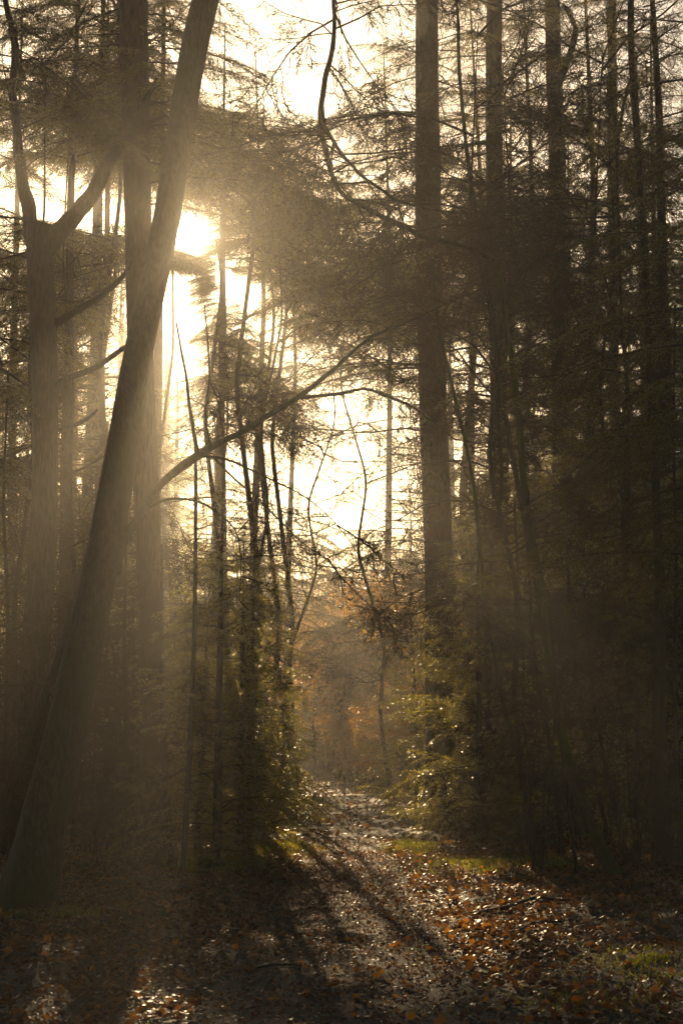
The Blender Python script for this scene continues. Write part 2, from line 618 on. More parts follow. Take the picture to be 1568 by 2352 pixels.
HEM = [M['twig'], M['needle']]
LIB = {
    # overstory conifers: long level boughs with hanging sprays
    'top_l': [(3.2, needle_bough(3.2, 10 + k, 0.12, 0.3, 0.05, 0.0145, 0.0135, (0.05, 0.12), 0.34, 0.022, flat=0.6, hang=0.5)) for k in range(4)],
    'top_m': [(2.2, needle_bough(2.2, 20 + k, 0.08, 0.28, 0.05, 0.0145, 0.0135, (0.05, 0.12), 0.36, 0.017, flat=0.6, hang=0.5)) for k in range(4)],
    'top_s': [(1.2, needle_bough(1.2, 30 + k, 0.05, 0.25, 0.045, 0.015, 0.012, (0.05, 0.1), 0.38, 0.01, flat=0.6, hang=0.45)) for k in range(2)],
    # young hemlocks by the path: fine drooping sprays
    'hem_l': [(1.7, needle_bough(1.7, 40 + k, 0.25, 0.38, 0.04, 0.0125, 0.0095, (0.03, 0.07), 0.36, 0.010, flat=0.6, hang=0.35, mats=HEM)) for k in range(3)],
    'hem_m': [(1.1, needle_bough(1.1, 50 + k, 0.22, 0.36, 0.038, 0.0125, 0.0095, (0.03, 0.065), 0.38, 0.008, flat=0.6, hang=0.35, mats=HEM)) for k in range(3)],
    'hem_s': [(0.6, needle_bough(0.6, 60 + k, 0.2, 0.3, 0.035, 0.0125, 0.0095, (0.03, 0.06), 0.42, 0.005, flat=0.6, hang=0.3, mats=HEM)) for k in range(2)],
    # bare broadleaf branches
    'bare_l': [(3.0, bare_bough(3.0, 70 + k, 0.3, n1=17, r0=0.022, minr=0.0042)) for k in range(4)],
    'bare_m': [(1.8, bare_bough(1.8, 80 + k, 0.2, n1=15, r0=0.013, sag=0.4, minr=0.0036)) for k in range(4)],
    'bare_s': [(1.1, bare_bough(1.1, 90 + k, 0.1, n1=11, r0=0.009, sag=0.5, minr=0.0034)) for k in range(3)],
    # branches still holding golden leaves
    'gold': [(1.6, bare_bough(1.6, 100 + k, 0.35, n1=16, r0=0.009, leaf=0.9)) for k in range(3)],
    # far coarse conifer boughs
    'far': [(3.6, needle_bough(3.6, 110 + k, 0.1, 0.25, 0.12, 0.045, 0.034, (0.1, 0.22), 0.34, 0.035, flat=0.6, hang=0.5)) for k in range(3)],
}


def put_bough(kind, root, base, az, length, pitch=0.0, roll=0.0):
    L0, me = random.choice(LIB[kind])
    o = link('branch', me, root)
    o.location = tuple(np.asarray(base) - np.array(root.location))
    o.rotation_euler = (roll, pitch, az)
    s = length / L0
    o.scale = (s, s * random.choice((1, -1)), s)
    return o


# ------------------------------------------------------------------ trunks
def trunk_mesh(pts, rad, mat, k=14, seed=0, flare=1.35, bumps=0.05, moss=None):
    """pts from the ground up; finer rings by interpolation, root flare at the foot, knots and swellings"""
    rng = np.random.default_rng(seed)
    pts = np.asarray(pts, float)
    rad = np.asarray(rad, float)
    s = np.concatenate([[0], np.cumsum(np.linalg.norm(np.diff(pts, axis=0), axis=1))])
    n = max(8, int(s[-1] / (0.22 if flare > 1 else 0.09)))
    ss = np.linspace(0, s[-1], n)
    P = np.stack([np.interp(ss, s, pts[:, i]) for i in range(3)], 1)
    for _ in range(2):
        P[1:-1] = (P[:-2] + P[1:-1] * 2 + P[2:]) / 4
    r = np.interp(ss, s, rad)
    if flare > 1:
        r = r * (1 + (flare - 1) * np.exp(-ss / (rad[0] * 2.2)))
    th = np.arange(k) * 2 * math.pi / k
    w = 1 + bumps * np.sin(th[None] * 3 + ss[:, None] * 0.8 + seed) + bumps * 0.7 * np.sin(th[None] * 5 - ss[:, None] * 1.7) + rng.normal(0, bumps * 0.3, (n, k))
    if flare > 1:
        w += 0.22 * np.exp(-ss[:, None] / (rad[0] * 2.5)) * np.sin(th[None] * 4 + seed)
    mb = MB()
    mb.tube(P, r, k, 0, wob=w)
    return mb.mesh('trunk', [mat])


def px_line(line, Y, dY=0.0):
    """(px, py, width px) -> points and radii at distance Y (dY: how much nearer/farther the top is)"""
    P, r = [], []
    for k, (x, y, w) in enumerate(line):
        yy = Y + dY * k / max(1, len(line) - 1)
        P.append(at(x, y, yy))
        r.append(max(0.004, w * yy / FPX / 2))
    return np.array(P), np.array(r)


def to_ground(P):
    P = P.copy()
    P[0, 2] = float(ground_z(P[0, 0], P[0, 1])) - 0.05
    return P


def px_tree(name, label, cat, line, Y, mat, flare=1.35, seed=0, k=14, up=None, bumps=0.05, group=None, dY=0.0):
    P, r = px_line(line, Y, dY)
    P = to_ground(P)
    if up:                                               # the stem carries on above the frame
        d = (P[-1] - P[-2]) / np.linalg.norm(P[-1] - P[-2])
        P = np.vstack([P, P[-1] + d * up])
        r = np.append(r, r[-1] * 0.4)
    root = thing(name, label, cat, (P[0, 0], P[0, 1], P[0, 2] + 0.05), group)
    loc = np.array(root.location)
    link('trunk', trunk_mesh(P - loc, r, mat, k, seed, flare, bumps), root)
    return root, P, r


LIMBS = []


def px_limb(root, line, Y, mat, dY=0.0, k=8, bumps=0.07, seed=1):
    P, r = px_line(line, Y, dY)
    rg = np.random.default_rng(seed + 500)
    n0 = len(P)
    tt_ = np.linspace(0, n0 - 1, n0 * 3 - 2)             # kinks at the nodes between the measured points
    P = np.stack([np.interp(tt_, np.arange(n0), P[:, i]) for i in range(3)], 1)
    r = np.interp(tt_, np.arange(n0), r)
    sg = np.linalg.norm(np.diff(P, axis=0), axis=1).mean()
    P[1:-1] += rg.normal(0, 0.15 * min(sg, 0.35), (len(P) - 2, 3))
    r[1:-1] *= rg.uniform(0.88, 1.15, len(r) - 2)
    loc = np.array(root.location)
    me = trunk_mesh(P - loc, r, mat, k, seed, 1.0, bumps)
    me.name = 'limb'
    LIMBS.append((root, P))
    return link('limb', me, root), P, r


def twigs_along(root, P, kinds, n, length=(0.5, 1.2), t0=0.15, t1=1.0, down=0.2, mask=False):
    s = np.concatenate([[0], np.cumsum(np.linalg.norm(np.diff(P, axis=0), axis=1))])
    for _ in range(n):
        u_ = random.uniform(t0, t1) * s[-1]
        q = np.array([np.interp(u_, s, P[:, i]) for i in range(3)])
        az = random.uniform(0, 2 * math.pi)
        L_ = random.uniform(*length)
        if not keep_bough(q, az, L_, 0.8, True):
            continue
        put_bough(random.choice(kinds), root, q, az, L_, random.uniform(-0.5, down + 0.4), random.uniform(-0.6, 0.6))


CONS = []


def conifer_crown(root, x, y, z0, z1, Lmax, kinds, step=0.28, k=1.6, dens=0.55, kk=0.62, mask=True, lean=None, shape=0.55, Lmin=0.5, zb=None):
    CONS.append((root, lean or (lambda z_: (x, y)), z0, z1))
    z = z0
    az = random.uniform(0, 6)
    c = 0
    step *= dens
    k *= kk
    while z < z1:
        t = (z - z0) / (z1 - z0)
        Lb = max(Lmin, Lmax * (1 - t) ** shape) * random.uniform(0.65, 1.15)
        az += 2.4 + random.uniform(-0.4, 0.4)
        bx, by = (x, y) if lean is None else lean(z)
        base = np.array([bx, by, z])
        if not mask or keep_bough(base, az, Lb, k):
            put_bough(random.choice(kinds), root, base, az, Lb, random.uniform(-0.12, 0.2), random.uniform(-0.15, 0.15))
            c += 1
        z += step * random.uniform(0.5, 1.5)
    return c


def lean_fn(P):
    o = np.argsort(P[:, 2])
    return lambda z: (float(np.interp(z, P[o, 2], P[o, 0])), float(np.interp(z, P[o, 2], P[o, 1])))


# ---- the leaning beech in the left foreground
root, P, r = px_tree('leaning_tree', 'thick smooth mossy trunk leaning right across the left foreground in the sunbeam', 'tree',
                     [(58, 2085, 112), (84, 1960, 102), (110, 1830, 98), (147, 1700, 95), (190, 1500, 88), (233, 1300, 80), (262, 1150, 77), (288, 1000, 73), (310, 850, 69), (341, 700, 66), (386, 500, 64), (414, 300, 63), (445, 100, 66), (470, 0, 66)],
                     15.6, M['bark_beech'], seed=3, k=20, up=6, bumps=0.04, flare=1.5)
_, PL, _ = px_limb(root, [(262, 1315, 34), (272, 1265, 28), (300, 1212, 20), (340, 1150, 19), (375, 1105, 19), (418, 1070, 19), (455, 1048, 22), (490, 1030, 20), (520, 1010, 15), (565, 985, 15), (600, 964, 14), (645, 938, 14), (685, 915, 14), (740, 872, 11), (790, 828, 9), (850, 775, 7), (930, 738, 6), (1010, 706, 5), (1130, 652, 3)],
                   15.6, M['bark_beech'], dY=1.5, seed=5)
_, PB, _ = px_limb(root, [(690, 914, 11), (740, 912, 9), (790, 905, 9), (832, 884, 7), (870, 903, 7), (920, 918, 6), (955, 940, 6), (990, 965, 6), (1020, 990, 5), (1048, 1012, 4)],
                   16.5, M['bark_beech'], dY=0.6, seed=6, k=6)
_, PC, _ = px_limb(root, [(345, 1165, 8), (375, 1147, 7), (420, 1140, 6), (455, 1148, 6), (500, 1175, 5), (545, 1215, 4), (555, 1290, 3), (550, 1380, 2)], 15.9, M['bark_beech'], seed=7, k=5)
_, PD, _ = px_limb(root, [(455, 1048, 9), (520, 1052, 7), (600, 1090, 5), (680, 1130, 4), (740, 1170, 3), (800, 1235, 2), (830, 1290, 2)], 15.8, M['bark_beech'], seed=8, k=5)
_, PE, _ = px_limb(root, [(490, 1050, 7), (560, 1120, 5), (620, 1180, 4), (690, 1240, 3), (760, 1290, 2)], 15.8, M['bark_beech'], seed=9, k=5)
_, PF, _ = px_limb(root, [(455, 1045, 12), (446, 1000, 9), (440, 940, 8), (425, 860, 7), (415, 800, 6), (405, 740, 4)], 15.8, M['bark_beech'], seed=19, k=6)
_, PG, _ = px_limb(root, [(488, 1028, 8), (478, 990, 7), (470, 940, 6), (478, 880, 5), (480, 790, 4), (470, 700, 3)], 15.8, M['bark_beech'], seed=20, k=6)
for PP, n in ((PL, 24), (PB, 8), (PC, 6), (PD, 7), (PE, 6), (PF, 8), (PG, 8)):
    twigs_along(root, PP, ['bare_m', 'bare_s', 'bare_s'], n, (0.45, 1.1), t0=0.3)

# ---- the forked tree at the left edge
root, P, r = px_tree('forked_tree', 'rough trunk near the left edge with one big limb forking up right', 'tree',
                     [(60, 1985, 74), (68, 1850, 72), (74, 1700, 72), (85, 1500, 68), (98, 1300, 65), (104, 1150, 60), (105, 1000, 60), (102, 850, 62), (98, 700, 62), (92, 600, 64), (92, 520, 62)],
                     20.4, M['bark_oak'], seed=11, k=16, bumps=0.05)
_, PL, _ = px_limb(root, [(95, 590, 52), (125, 548, 44), (160, 510, 40), (200, 465, 36), (235, 405, 32), (270, 345, 29), (300, 300, 24), (325, 252, 18), (345, 210, 12), (360, 178, 7)], 20.4, M['bark_oak'], seed=12, k=12)
px_limb(root, [(300, 300, 12), (335, 285, 10), (365, 275, 9), (385, 264, 6)], 20.4, M['bark_oak'], seed=13, k=6)
px_limb(root, [(325, 250, 8), (355, 235, 7), (390, 232, 4)], 20.4, M['bark_oak'], seed=14, k=6)
px_limb(root, [(125, 745, 22), (160, 725, 18), (200, 700, 15), (245, 672, 14), (285, 635, 12), (300, 600, 9)], 20.4, M['bark_oak'], seed=15)
px_limb(root, [(128, 890, 22), (150, 870, 18), (200, 852, 14), (250, 825, 13), (290, 802, 11), (330, 760, 8)], 20.4, M['bark_oak'], seed=16)
px_limb(root, [(135, 990, 14), (165, 980, 12), (200, 965, 8), (225, 940, 5)], 20.4, M['bark_oak'], seed=17)
_, PU, _ = px_limb(root, [(80, 560, 44), (70, 480, 34), (50, 380, 28), (40, 250, 22), (20, 100, 16), (10, -60, 10)], 20.6, M['bark_oak'], seed=18)
twigs_along(root, PL, ['bare_l', 'bare_m'], 8, (0.6, 1.3), t0=0.4, mask=True)
twigs_along(root, PU, ['bare_l', 'bare_m'], 14, (0.8, 1.8), t0=0.2)
conifer_crown(root, P[-1, 0], P[-1, 1], P[-1, 2] - 0.3, P[-1, 2] + 4.0, 2.3, ['top_m', 'top_l'], 0.3, k=1.2)

# ---- tall straight trunk behind the leaning tree
root, P, r = px_tree('tall_pine', 'broad straight trunk rising just behind the leaning trunk left of the sun', 'tree',
                     [(362, 1990, 56), (356, 1700, 56), (346, 1400, 58), (335, 1100, 60), (325, 850, 61), (319, 600, 63), (314, 350, 66), (309, 150, 69), (305, 0, 70)],
                     21.4, M['bark_pine'], seed=21, k=16, up=7, bumps=0.03)
conifer_crown(root, P[-1, 0], P[-1, 1], 8.5, 16, 2.6, ['top_m', 'top_l'], 0.2, k=1.4, lean=lean_fn(P))
twigs_along(root, P[5:], ['bare_s', 'bare_m'], 24, (0.4, 0.9), t0=0)

# ---- big hazy trunk right of centre
root, P, r = px_tree('tall_pine', 'thick pale hazy trunk right of the bright sky gap beside the path', 'tree',
                     [(1012, 1885, 66), (1009, 1600, 66), (1007, 1300, 66), (1002, 1100, 66), (993, 900, 65), (986, 700, 64), (982, 450, 62), (981, 200, 56), (981, 0, 54)],
                     29, M['bark_pine'], seed=22, k=16, up=8, bumps=0.03)
conifer_crown(root, 0, 0, 7.0, 21, 3.2, ['top_m', 'top_l'], 0.22, k=1.5, lean=lean_fn(P))
root, P, r = px_tree('tall_pine', 'dark straight trunk second to the right of the sky gap', 'tree',
                     [(1158, 1880, 42), (1155, 1500, 42), (1150, 1200, 42), (1146, 950, 42), (1141, 750, 42), (1137, 550, 42), (1134, 300, 40), (1135, 0, 38)],
                     29.5, M['bark_pine'], seed=23, up=8, bumps=0.04)
conifer_crown(root, 0, 0, 6.0, 20, 3.2, ['top_m', 'top_l'], 0.22, k=1.5, lean=lean_fn(P))
root, P, r = px_tree('tall_pine', 'dark trunk with a bowed side stem rejoining it near the top right', 'tree',
                     [(1300, 1880, 52), (1297, 1500, 50), (1291, 1200, 48), (1289, 950, 46), (1291, 850, 56), (1285, 760, 44), (1281, 600, 42), (1278, 300, 40), (1270, 150, 38), (1266, 0, 36)],
                     31, M['bark_oak'], seed=24, up=8, bumps=0.06)
px_limb(root, [(1280, 205, 18), (1300, 150, 16), (1316, 100, 15), (1320, 60, 13), (1308, 30, 12), (1290, 12, 11)], 31, M['bark_oak'], seed=25)
px_limb(root, [(1300, 880, 22), (1325, 815, 14), (1350, 745, 11), (1365, 690, 10), (1355, 630, 8), (1340, 560, 7), (1330, 500, 5)], 31, M['bark_oak'], seed=26)
conifer_crown(root, 0, 0, 6.0, 20, 3.0, ['top_m', 'top_l'], 0.24, k=1.5, lean=lean_fn(P))
root, P, r = px_tree('tall_pine', 'narrow brown trunk between the bowed trunk and the black slender trunk', 'tree',
                     [(1440, 1830, 28), (1425, 1400, 26), (1412, 1000, 25), (1406, 700, 24), (1406, 300, 23), (1404, 0, 22)],
                     37, M['bark_pine'], seed=27, up=8)
conifer_crown(root, 0, 0, 6.0, 22, 3.0, ['top_m', 'top_l'], 0.25, k=1.4, lean=lean_fn(P))
root, P, r = px_tree('slender_tree', 'black slender trunk slanting down the right side to the ground', 'tree',
                     [(1522, 1985, 42), (1515, 1800, 36), (1512, 1600, 32), (1515, 1400, 24), (1510, 1220, 22), (1499, 1000, 20), (1494, 850, 20), (1485, 650, 19), (1470, 420, 18), (1458, 250, 18), (1447, 100, 17), (1447, 0, 16)],
                     21, M['bark_thin'], seed=28, up=5)
twigs_along(root, P[4:], ['bare_l', 'bare_m'], 20, (0.6, 1.5), t0=0, mask=True)
conifer_crown(root, 0, 0, 5.0, 14, 1.8, ['top_s', 'top_m'], 0.4, k=1.5, lean=lean_fn(P))

# ---- thin stems right of the path
root, P, r = px_tree('bent_sapling', 'thin wavy stem falling from the top centre right beside the hazy trunk', 'tree',
                     [(1234, 1998, 14), (1209, 1893, 13), (1194, 1743, 12), (1154, 1618, 11), (1129, 1459, 11), (1109, 1359, 10), (1101, 1234, 10), (1084, 1084, 10), (1064, 994, 9), (1034, 869, 9), (1010, 770, 8), (1000, 700, 7), (995, 600, 5)],
                     20.3, M['moss_bark'], seed=29, k=8, flare=1.6)
twigs_along(root, P[4:], ['bare_m', 'bare_s'], 18, (0.4, 1.0), t0=0)
root, P, r = px_tree('hooked_tree', 'mossy curved stem whose dark top limb hooks up left across the sky', 'tree',
                     [(1414, 1998, 40), (1384, 1962, 32), (1349, 1893, 28), (1324, 1793, 26), (1284, 1693, 24), (1266, 1560, 20), (1254, 1409, 20), (1234, 1309, 19), (1219, 1234, 18), (1209, 1159, 18), (1196, 1059, 16), (1193, 959, 15), (1184, 880, 14), (1166, 784, 13), (1158, 690, 12), (1140, 600, 12)],
                     20, M['moss_bark'], seed=30, k=10, flare=1.25)
_, PH, _ = px_limb(root, [(1140, 602, 13), (1085, 572, 12), (1000, 548, 12), (930, 520, 12), (850, 485, 12), (790, 452, 12), (768, 420, 12), (755, 375, 12), (740, 320, 14), (735, 260, 15), (745, 180, 14), (765, 100, 12), (770, 50, 11), (768, -20, 10)], 20, M['bark_oak'], dY=-1.5, seed=31, k=9)
_, PI, _ = px_limb(root, [(738, 280, 10), (752, 305, 9), (775, 340, 9), (810, 388, 9), (860, 428, 8), (920, 462, 7), (990, 482, 6), (1050, 490, 4)], 18.8, M['bark_oak'], seed=32, k=7)
_, PJ, _ = px_limb(root, [(1160, 700, 10), (1190, 640, 9), (1240, 590, 8), (1330, 560, 6), (1420, 520, 4)], 20, M['bark_oak'], seed=33, k=7)
for PP, n in ((PH, 40), (PI, 20), (PJ, 10)):
    twigs_along(root, PP, ['bare_l', 'bare_m', 'bare_s'], n, (0.7, 1.9), t0=0.05, mask=True)
root, P, r = px_tree('slender_tree', 'thin dark stem running straight down from the top right of centre', 'tree',
                     [(1330, 1925, 12), (1240, 1400, 12), (1150, 900, 11), (1118, 620, 11), (1095, 500, 11), (1074, 375, 10), (1061, 250, 9), (1051, 125, 9), (1054, 40, 8), (1046, -10, 8)],
                     24, M['bark_thin'], seed=34, k=7, up=2)
twigs_along(root, P[2:], ['bare_l', 'bare_m'], 26, (0.6, 1.5), t0=0, mask=True)
root, P, r = px_tree('slender_tree', 'thin dark stem close left of the black slender trunk on the right', 'tree',
                     [(1462, 1940, 12), (1440, 1500, 11), (1429, 1209, 10), (1429, 1109, 10), (1444, 984, 10), (1442, 884, 9), (1429, 784, 9), (1424, 650, 9), (1419, 500, 8), (1414, 350, 8), (1430, 240, 7), (1445, 180, 5)],
                     23, M['bark_thin'], seed=35, k=7)
twigs_along(root, P[3:], ['bare_l', 'bare_m'], 16, (0.5, 1.3), t0=0, mask=True)
for i, (px, Y, lab, xs_) in enumerate([
        (1105, 26, 'leafless slender tree with a web of twigs between the hazy trunk and the second trunk', 0.3),
        (1215, 24, 'leafless slender tree with a web of twigs right of the second trunk', -0.4),
        (1350, 26, 'leafless slender tree with a web of twigs right of the bowed trunk', 0.3),
        (1535, 25, 'leafless slender tree with a web of twigs at the upper right edge', -0.5),
        (1050, 33, 'leafless slender tree whose twigs cross the sky gap beside the hazy trunk', -0.3),
        (640, 40, 'leafless slender tree left of the path whose twigs web the lower sky gap', 0.7),
        (905, 36, 'leafless slender tree right of the path leaning its twigs over the sky gap', -0.6),
        (545, 30, 'leafless slender tree whose twigs cross the sky right of the sun', 0.4),
        (180, 26, 'leafless slender tree with twigs spreading between the forked tree and the tall trunk', -0.2),
        (15, 24, 'leafless slender tree with twigs at the left edge', 0.2)]):
    b = at(px, 1700, Y)
    root = thing('bare_tree', lab, 'tree', (b[0], b[1], 0))
    P = np.array([[0, 0, -.05], [xs_ * .5, 0.1, 2], [xs_ * .3, 0, 3.5], [xs_ * 1.3, .2, 5.5], [xs_ * .9, 0, 7], [xs_ * 1.9, -.1, 9], [xs_ * 1.5, 0, 12]])
    link('trunk', trunk_mesh(P, [.05, .042, .038, .032, .026, .018, .006], M['bark_thin'], 8, 130 + i, 1.4), root)
    twigs_along(root, P + np.array(root.location), ['bare_l', 'bare_l', 'bare_m'], 50, (1.2, 3.2), t0=0.22, down=-0.1)
thin = [
    ('young_sapling', 'thin black sapling standing in the orange leaves at the right', [(1328, 2013, 9), (1319, 1968, 8), (1304, 1843, 8), (1284, 1693, 7), (1275, 1550, 5), (1262, 1400, 4)], 19.5),
    ('young_sapling', 'slightly curved sapling just right of the mossy curved stem', [(1440, 1962, 15), (1414, 1868, 12), (1389, 1768, 10), (1369, 1643, 9), (1350, 1500, 7), (1340, 1350, 5)], 21),
    ('young_sapling', 'straight dark stem in the thicket behind the hemlock right of the path', [(1290, 1940, 13), (1275, 1800, 12), (1262, 1700, 11), (1238, 1600, 10), (1222, 1450, 8), (1210, 1250, 6)], 22),
    ('young_sapling', 'faint grey trunk in the haze left of the black slender trunk', [(1470, 1950, 40), (1462, 1800, 36), (1450, 1600, 30), (1445, 1400, 24), (1440, 1100, 18)], 24),
    ('young_sapling', 'thin stem standing at the far right edge of the thicket', [(1562, 1990, 14), (1556, 1800, 12), (1548, 1600, 11), (1552, 1300, 9), (1545, 1000, 7), (1550, 700, 5)], 20.5),
    ('young_sapling', 'slim leaning stem in the right thicket with a pale foot', [(1400, 1930, 12), (1370, 1800, 11), (1330, 1620, 10), (1310, 1450, 8), (1300, 1250, 6)], 24),
    ('young_sapling', 'slim straight stem behind the sapling in the orange leaves', [(1225, 1925, 11), (1215, 1750, 10), (1200, 1550, 9), (1190, 1350, 7), (1180, 1150, 5)], 25),
    ('leaning_tree', 'dark stem leaning left to right behind the foot of the big leaning trunk', [(-25, 1960, 34), (0, 1850, 27), (28, 1780, 25), (62, 1690, 24), (95, 1620, 24), (122, 1560, 22), (140, 1500, 16), (165, 1380, 10)], 17.5),
    ('young_sapling', 'black straight stem standing in front of the golden hemlock left of the path', [(420, 1985, 14), (428, 1850, 13), (437, 1700, 12), (446, 1500, 10), (449, 1300, 9), (450, 1100, 8), (449, 1000, 6)], 20),
    ('young_sapling', 'dark stem just left of the black stem by the golden hemlock', [(398, 1990, 16), (384, 1850, 14), (374, 1650, 12), (372, 1450, 10), (372, 1250, 7)], 21),
    ('young_sapling', 'slim stem rising in the misty beam right of the leaning trunk', [(300, 1960, 12), (295, 1750, 11), (285, 1500, 9), (290, 1250, 7), (295, 1050, 5)], 24),
    ('young_sapling', 'forked thin stem low in the misty beam beside the leaning trunk', [(258, 1950, 10), (262, 1800, 9), (240, 1600, 8), (250, 1400, 6)], 26),
    ('young_sapling', 'thin stem at the extreme left edge behind the leaning dark stem', [(10, 1950, 12), (14, 1700, 10), (20, 1450, 9), (8, 1150, 7), (20, 850, 5)], 22),
]
for i, (nm, lab, line, Y) in enumerate(thin):
    root, P, r = px_tree(nm, lab, 'tree', line, Y, M['bark_thin'], seed=40 + i, k=8, flare=1.5)
    twigs_along(root, P[1:], ['bare_m', 'bare_s'], 16, (0.5, 1.5), t0=0.1)

# ---- straight mid-distance trunks
mids = [(235, 1850, 34, 33, 'hazy trunk glowing in the beam between the forked tree and the tall trunk'),
        (478, 1800, 22, 44, 'sunlit tan trunk directly below the sun beyond the leaning trunk'),
        (515, 1830, 18, 40, 'thin dark trunk behind the limb of the leaning tree'),
        (170, 1810, 18, 42, 'thin hazy trunk left of the leaning trunk'),
        (20, 1830, 24, 38, 'misty trunk at the left edge of the wood'),
        (1210, 1800, 24, 46, 'dim trunk in the deep shade right of the second straight trunk'),
        (1350, 1800, 22, 48, 'dim trunk in the deep shade behind the bowed trunk'),
        (1490, 1815, 26, 42, 'dim trunk behind the black slender trunk'),
        (1080, 1790, 20, 50, 'faint trunk right of the thick pale hazy trunk'),
        (1555, 1820, 24, 40, 'dim trunk at the right edge of the wood')]
for i, (px, py, w, Y, lab) in enumerate(mids):
    b = at(px, 1700, Y)
    b[2] = 0
    rad = w * Y / FPX / 2
    root = thing('tall_pine', lab, 'tree', b)
    lx = random.uniform(-0.4, 0.4)
    top = 19.0
    link('trunk', trunk_mesh(np.array([[0, 0, -0.05], [lx * 0.2, 0, 5], [lx, 0.1, 11], [lx * 0.8, 0, top]]), [rad, rad * 0.88, rad * 0.7, rad * 0.15], M['bark_pine'], 10, 60 + i, 1.3, 0.05), root)
    conifer_crown(root, b[0] + lx * 0.6, b[1], 4.5, top, 2.9, ['top_m', 'far'], 0.26, k=1.9)

# ---- dark conifers filling the upper left and upper right
dens = [(575, 44, 6.0, 20, 3.4, 'dark conifer whose boughs hang below and right of the sun'),
        (-50, 22, 4.6, 14, 2.8, 'dense dark conifer whose boughs fill the upper left corner'),
        (150, 27, 5.2, 16, 3.2, 'dense dark conifer behind the forked tree'),
        (-190, 29, 4.0, 16, 3.4, 'dense conifer just outside the upper left edge'),
        (215, 34, 6.0, 18, 3.4, 'dark conifer between the forked tree and the tall trunk'),
        (352, 33, 4.5, 20, 4.3, 'dark conifer with layered boughs just right of the sun'),
        (655, 58, 5.5, 22, 3.6, 'farther dark conifer right of the sun above the path'),
        (885, 52, 4.5, 24, 3.6, 'thin conifer behind the sky gap left of the hazy trunk'),
        (1090, 40, 4.0, 21, 3.4, 'layered conifer between the hazy trunk and the second trunk'),
        (1220, 38, 4.0, 21, 3.4, 'layered conifer between the second trunk and the bowed trunk'),
        (1370, 36, 3.5, 21, 3.3, 'layered conifer behind the bowed trunk'),
        (1520, 27, 3.0, 18, 3.0, 'dark conifer filling the upper right corner'),
        (1640, 18, 3.0, 12, 2.4, 'dark conifer overhanging the right edge')]
for i, (px, Y, z0, z1, Lm, lab) in enumerate(dens):
    b = at(px, 1700, Y)
    b[2] = 0
    root = thing('dense_conifer', lab, 'tree', b)
    link('trunk', trunk_mesh(np.array([[0, 0, -0.05], [random.uniform(-.25, .25), 0, z1 * 0.35], [random.uniform(-.35, .35), 0, z1 * 0.65], [0, 0, z1]]), [0.13, 0.10, 0.06, 0.012], M['bark_pine'], 10, 90 + i, 1.3), root)
    conifer_crown(root, b[0], b[1], z0, z1, Lm, ['top_l', 'top_m'], 0.13, k=1.5, shape=0.4)

for px, Y, za, zb, Lm, lab in [(560, 31, 8.3, 12.6, 2.2, 'dark crown hanging beside the sun on its right'),
                               (640, 37, 9.0, 14.5, 2.6, 'second dark crown right of the sun, behind the twiggy sky gap'),
                               (235, 29, 8.0, 15.0, 2.3, 'dark crown filling the space left of the tall straight trunk'),
                               (485, 35, 6.8, 11.4, 2.0, 'dark crown under the sun, its boughs crossing the limb of the leaning trunk'),
                               (235, 32, 6.2, 10.8, 2.2, 'dark crown between the forked tree and the leaning trunk'),
                               (610, 38, 9.0, 12.2, 3.4, 'dark crown whose long boughs cross the bright sky gap'),
                               (372, 41, 13.5, 17.5, 2.2, 'thin crown high above the sun beside the leaning trunk'),
                               (505, 52, 11.5, 16.5, 2.4, 'farther crown whose sprays ring the sun')]:
    b = at(px, 1700, Y)
    b[2] = 0
    root = thing('dense_conifer', lab, 'tree', b)
    link('trunk', trunk_mesh(np.array([[0, 0, -0.05], [.3, 0, 4], [-.2, 0, 8], [.15, 0, 11], [0, 0, zb + 0.6]]), [0.06, 0.055, 0.045, 0.035, 0.012], M['bark_pine'], 10, int(px), 1.3), root)
    CONS.append((root, (lambda z_, b=b: (b[0], b[1])), za, zb))
    zl = 3.2
    while zl < za:                                       # thinner boughs below the dense part
        a_ = random.uniform(0, 6.28)
        if keep_bough(np.array([b[0], b[1], zl]), a_, 1.8, 1.0):
            put_bough('top_m', root, np.array([b[0], b[1], zl]), a_, random.uniform(0.9, 2.3), random.uniform(-0.2, 0.3), random.uniform(-0.4, 0.4))
        zl += random.uniform(0.05, 0.2)
    z, az = za, 0.0
    while z < zb:
        az += 2.4
        L_ = Lm * random.choice((0.5, 0.8, 1.0, 1.5)) * random.uniform(0.85, 1.15)
        base = np.array([b[0], b[1], z])
        d = np.array([math.cos(az), math.sin(az), -0.12]) * L_
        ok = True
        for t in (0.1, 0.5, 0.95):
            px_, py_, zz = project(base + d * t)
            if math.hypot(px_ - 437, py_ - 545) < 25 + 0.07 * L_ * FPX / zz:
                ok = False
            f = shaft(px_, py_, zz, 0.18 * L_ * FPX / zz)
            if f is not None and f > 0:
                ok = False
            if sky_open(px_, py_) > 0.75:
                ok = False
        if ok:
            put_bough(random.choice(['top_m', 'top_l']), root, base, az, L_, random.uniform(-0.3, 0.45), random.uniform(-0.6, 0.6))
        z += (0.07 if px < 300 else 0.042) * random.uniform(0.5, 1.5)


